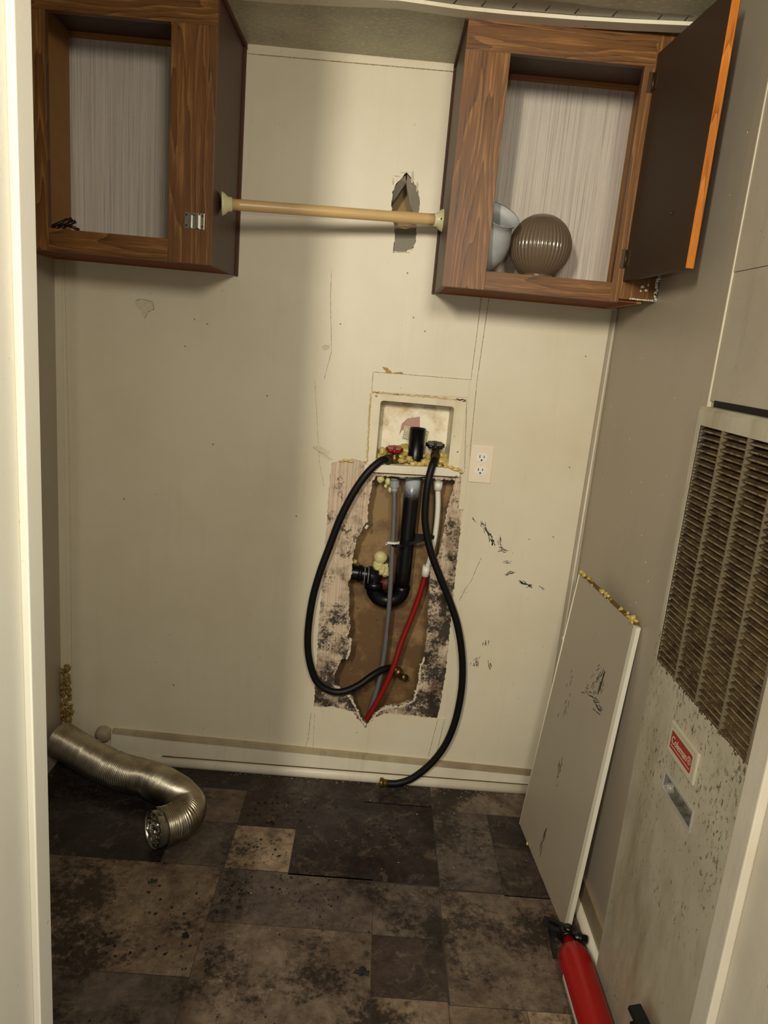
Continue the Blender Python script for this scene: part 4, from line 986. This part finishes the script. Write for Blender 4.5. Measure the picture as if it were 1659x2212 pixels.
# pull recess
mb = MB(); 
mb.prism([[(HY0+.005,HZ0-.006),(HY1-.004,HZ0-.006),(HY1-.004,HZ1+.006),(HY0+.005,HZ1+.006)], [(HY0,HZ0),(HY1,HZ0),(HY1,HZ1),(HY0,HZ1)]], FX-.0016, FX+.001, axis=0); mb.build('pull_frame', m_plain('pale_pull_frame', srgb(206,202,190), .4, .3, .3, 80), t); mb = MB()
q = [(HY0,HZ0),(HY1,HZ0),(HY1,HZ1),(HY0,HZ1)]; qi = [(HY0-.012,HZ0+.003),(HY1+.012,HZ0+.003),(HY1+.012,HZ1-.003),(HY0-.012,HZ1-.003)]
for a in range(4):
    b = (a+1) % 4; mb.face([(FX,)+q[a], (FX,)+q[b], (FX+.016,)+qi[b], (FX+.016,)+qi[a]])
mb.face([(FX+.016,)+p for p in qi]); k = NT('brushed_pull_metal', .35, .85); k.col(k.mix(k.mask(k.noise(60, 4), .4, .7), srgb(196,194,184), srgb(132,126,112))); k.bump(k.noise(30, 3), .5, .004); mb.build('pull_recess', k.m, t)
# dark gap strip above the furnace
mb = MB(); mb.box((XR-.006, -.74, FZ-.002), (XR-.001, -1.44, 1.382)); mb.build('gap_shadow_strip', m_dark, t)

# ------------------------------------------------------------------ fire extinguishers
def extinguisher(base, axis, label, group=None, roll=(1,0,0), strap=True):
    ax = Vector(axis).normalized()
    t = thing('fire_extinguisher', base, label, 'fire extinguisher', group)
    xa = Vector(roll); xa = (xa-ax*xa.dot(ax)).normalized(); ya = ax.cross(xa)
    Q = Matrix((xa, ya, ax)).transposed().to_4x4(); Q.translation = Vector(base)
    r_ = .0395
    mb = MB(); mb.lathe([(.0005,0),(.034,0),(.0385,.004),(r_,.012),(r_,.255),(.0385,.272),(.0345,.288),(.0275,.301),(.0195,.309),(.0150,.314),(.0145,.334),(.0005,.334)], Q, 40); mb.build('cylinder', m_red, t)
    mb = MB(); 
    for i in range(10):
        a, b = R(90+9*i), R(90+9*(i+1)); rr_ = r_+.0006
        mb.face([Q @ Vector((rr_*math.cos(a), rr_*math.sin(a), .05)), Q @ Vector((rr_*math.cos(b), rr_*math.sin(b), .05)), Q @ Vector((rr_*math.cos(b), rr_*math.sin(b), .225)), Q @ Vector((rr_*math.cos(a), rr_*math.sin(a), .225))])
    mb.build('instruction_label', m_plain('white_label', srgb(206,206,190), .5, 0, .1, 60), t)
    mb = MB(); tb = bmesh.new(); bmesh.ops.create_cube(tb, size=1)
    for v in tb.verts: v.co = Vector((v.co.x*.040-.004, v.co.y*.026, .345+v.co.z*.028))
    bmesh.ops.bevel(tb, geom=tb.edges[:], offset=.005, segments=2, affect='EDGES'); mb.add(tb, Q)
    mb.lathe([(.0185,.330),(.0185,.340)], Q, 24, close=True); mb.build('valve_head', m_black, t)
    mb = MB(); mb.tube([Q @ Vector((.012,0,.343)), Q @ Vector((.050,0,.340))], .0105, 18); mb.tube([Q @ Vector((.03,0,.3418)), Q @ Vector((.036,0,.3412))], .0118, 18); mb.build('nozzle', m_black, t)
    mb = MB(); P_ = [(.014,.362),(-.012,.370),(-.030,.376),(-.052,.381),(-.054,.372),(-.034,.366),(-.014,.358),(.012,.354)]
    A = [mb.b.verts.new(Q @ Vector((a, -.011, b))) for a, b in P_]; B = [mb.b.verts.new(Q @ Vector((a, .011, b))) for a, b in P_]
    mb.b.faces.new(A); mb.b.faces.new(B[::-1])
    for i in range(8): mb.b.faces.new((A[i], A[(i+1)%8], B[(i+1)%8], B[i]))
    mb.build('squeeze_lever', m_black, t)
    mb = MB(); tb = bmesh.new(); bmesh.ops.create_cube(tb, size=1)
    for v in tb.verts: v.co = Vector((v.co.x*.034-.028, v.co.y*.018, .346+v.co.z*.012-(v.co.x)*.006))
    mb.add(tb, Q); mb.build('carry_handle', m_black, t)
    mb = MB(); mb.lathe([(.0005,0),(.011,0),(.011,.008),(.0005,.008)], Q @ Matrix.Translation((-.004,-.020,.340)) @ Matrix.Rotation(R(90), 4, 'X'), 20); mb.build('gauge', m_black, t)
    if strap:
        mb = MB(); S2 = [Q @ Vector((-.040,.004,.350)), Q @ Vector((-.044,.004,.335)), Q @ Vector((-.0475,.004,.30)), Q @ Vector((-.050,.004,.268))]
        for i in range(3):
            n2 = (Q.to_3x3() @ Vector((0,1,0)))*.001; d2 = (Q.to_3x3() @ Vector((1,0,0)))*.0035
            mb.hexa([S2[i]-d2-n2, S2[i+1]-d2-n2, S2[i+1]+d2-n2, S2[i]+d2-n2], [S2[i]-d2+n2, S2[i+1]-d2+n2, S2[i+1]+d2+n2, S2[i]+d2+n2])
        mb.build('pin_strap', m_black, t)
    return t
# lying on the floor, head towards the back wall
hp = Z(1228, 2030, .052); tp = Z(1281, 2205, .042)
axv = Vector((hp.x-tp.x, hp.y-tp.y, .006)).normalized()
base = Vector((hp.x, hp.y, .050))-axv*.318
base -= axv*.010; base.z = .0415
base.x = min(base.x, FX-.0405)
extinguisher(base, axv, 'red fire extinguisher lying on the floor with its black head forward', roll=(1,0,-.15))
extinguisher(Vector((.532,-1.226,.006)), (.0,.0,1), 'mostly hidden extinguisher whose black lever pokes up beside the furnace', roll=(.25,-1,0), strap=False)

# ------------------------------------------------------------------ debris on the floor
mb = MB(); rs = random.Random(33)
def chip(x, y, s_, mi):
    n_ = rs.randint(4, 7); a0_ = rs.uniform(0, 6); mb.mi = mi
    P_ = [Vector((x+s_*rs.uniform(.5,1.2)*math.cos(a0_+2*math.pi*i/n_), y+s_*rs.uniform(.5,1.2)*math.sin(a0_+2*math.pi*i/n_), .0006+rs.uniform(0,s_*.35))) for i in range(n_)]
    mb.face(P_)
for _ in range(420):
    x, y = rs.uniform(-.88,.6), -abs(rs.gauss(0,.5))-.03
    if y < -1.2: continue
    chip(x, y, rs.choice([.001,.0015,.002,.003]), rs.choice([0,0,0,0,1,2]))
for (cx_, cy_, n_) in ((-.28,-.56,70),(-.12,-.5,60),(-.05,-.56,40),(-.22,-.38,50),(-.2,-.2,40),(-.3,-.75,40),(.12,-.25,30),(-.55,-.75,40),(-.1,-.95,40),(-.45,-.62,20)):
    for _ in range(n_): chip(cx_+rs.gauss(0,.045), cy_+rs.gauss(0,.035), rs.choice([.0015,.002,.003,.005]), rs.choice([0,0,0,1]))
for _ in range(90): chip(rs.uniform(-.45,.6), -.026-abs(rs.gauss(0,.008)), rs.uniform(.001,.003), 2)
o = mb.build('floor_debris', [m_plain('black_crumbs', srgb(20,16,13), .8, 0, .4, 90), m_plain('brown_crumbs', srgb(74,56,36), .8, 0, .4, 90), m_plain('pale_crumbs', srgb(168,156,128), .8, 0, .3, 90)]); tag(o, 'dark crumbs, grit and pale paint chips scattered over the tiles', 'debris', kind='stuff')
def leaf(u, v, s_, m_, ang, label):
    p = Z(u, v, .003); mb = MB(); rs2 = random.Random(int(u)); n_ = 15; P_ = []
    for i in range(n_):
        a = 2*math.pi*i/n_; r_ = s_*rs2.uniform(.4,1.1); P_.append(p+Vector((r_*math.cos(a+ang), r_*.8*math.sin(a+ang), rs2.uniform(-.001,.006))))
    c_ = p+Vector((0,0,.003))
    for i in range(n_): mb.face([c_, P_[i], P_[(i+1) % n_]])
    o = mb.build('dead_leaf', m_, None, p); sm = o.modifiers.new('s', 'SOLIDIFY'); sm.thickness = .0006; tag(o, label, 'leaf', None)
leaf(783, 2103, .022, m_dark, .3, 'crumpled black leaf lying on the tiles in the lower middle')
leaf(586, 1771, .018, m_plain('dry_brown_leaf', srgb(88,60,36), .8, 0, .4, 60), 1, 'curled brown leaf scrap on the tiles right of the duct')
leaf(330, 1905, .014, m_plain('mossy_clump', srgb(52,56,34), .9, 0, .4, 60), .5, 'small greenish clump on the tiles in front of the duct')
leaf(401, 2022, .012, m_dark, 1.2, 'small black leaf scrap on the tiles at lower left')
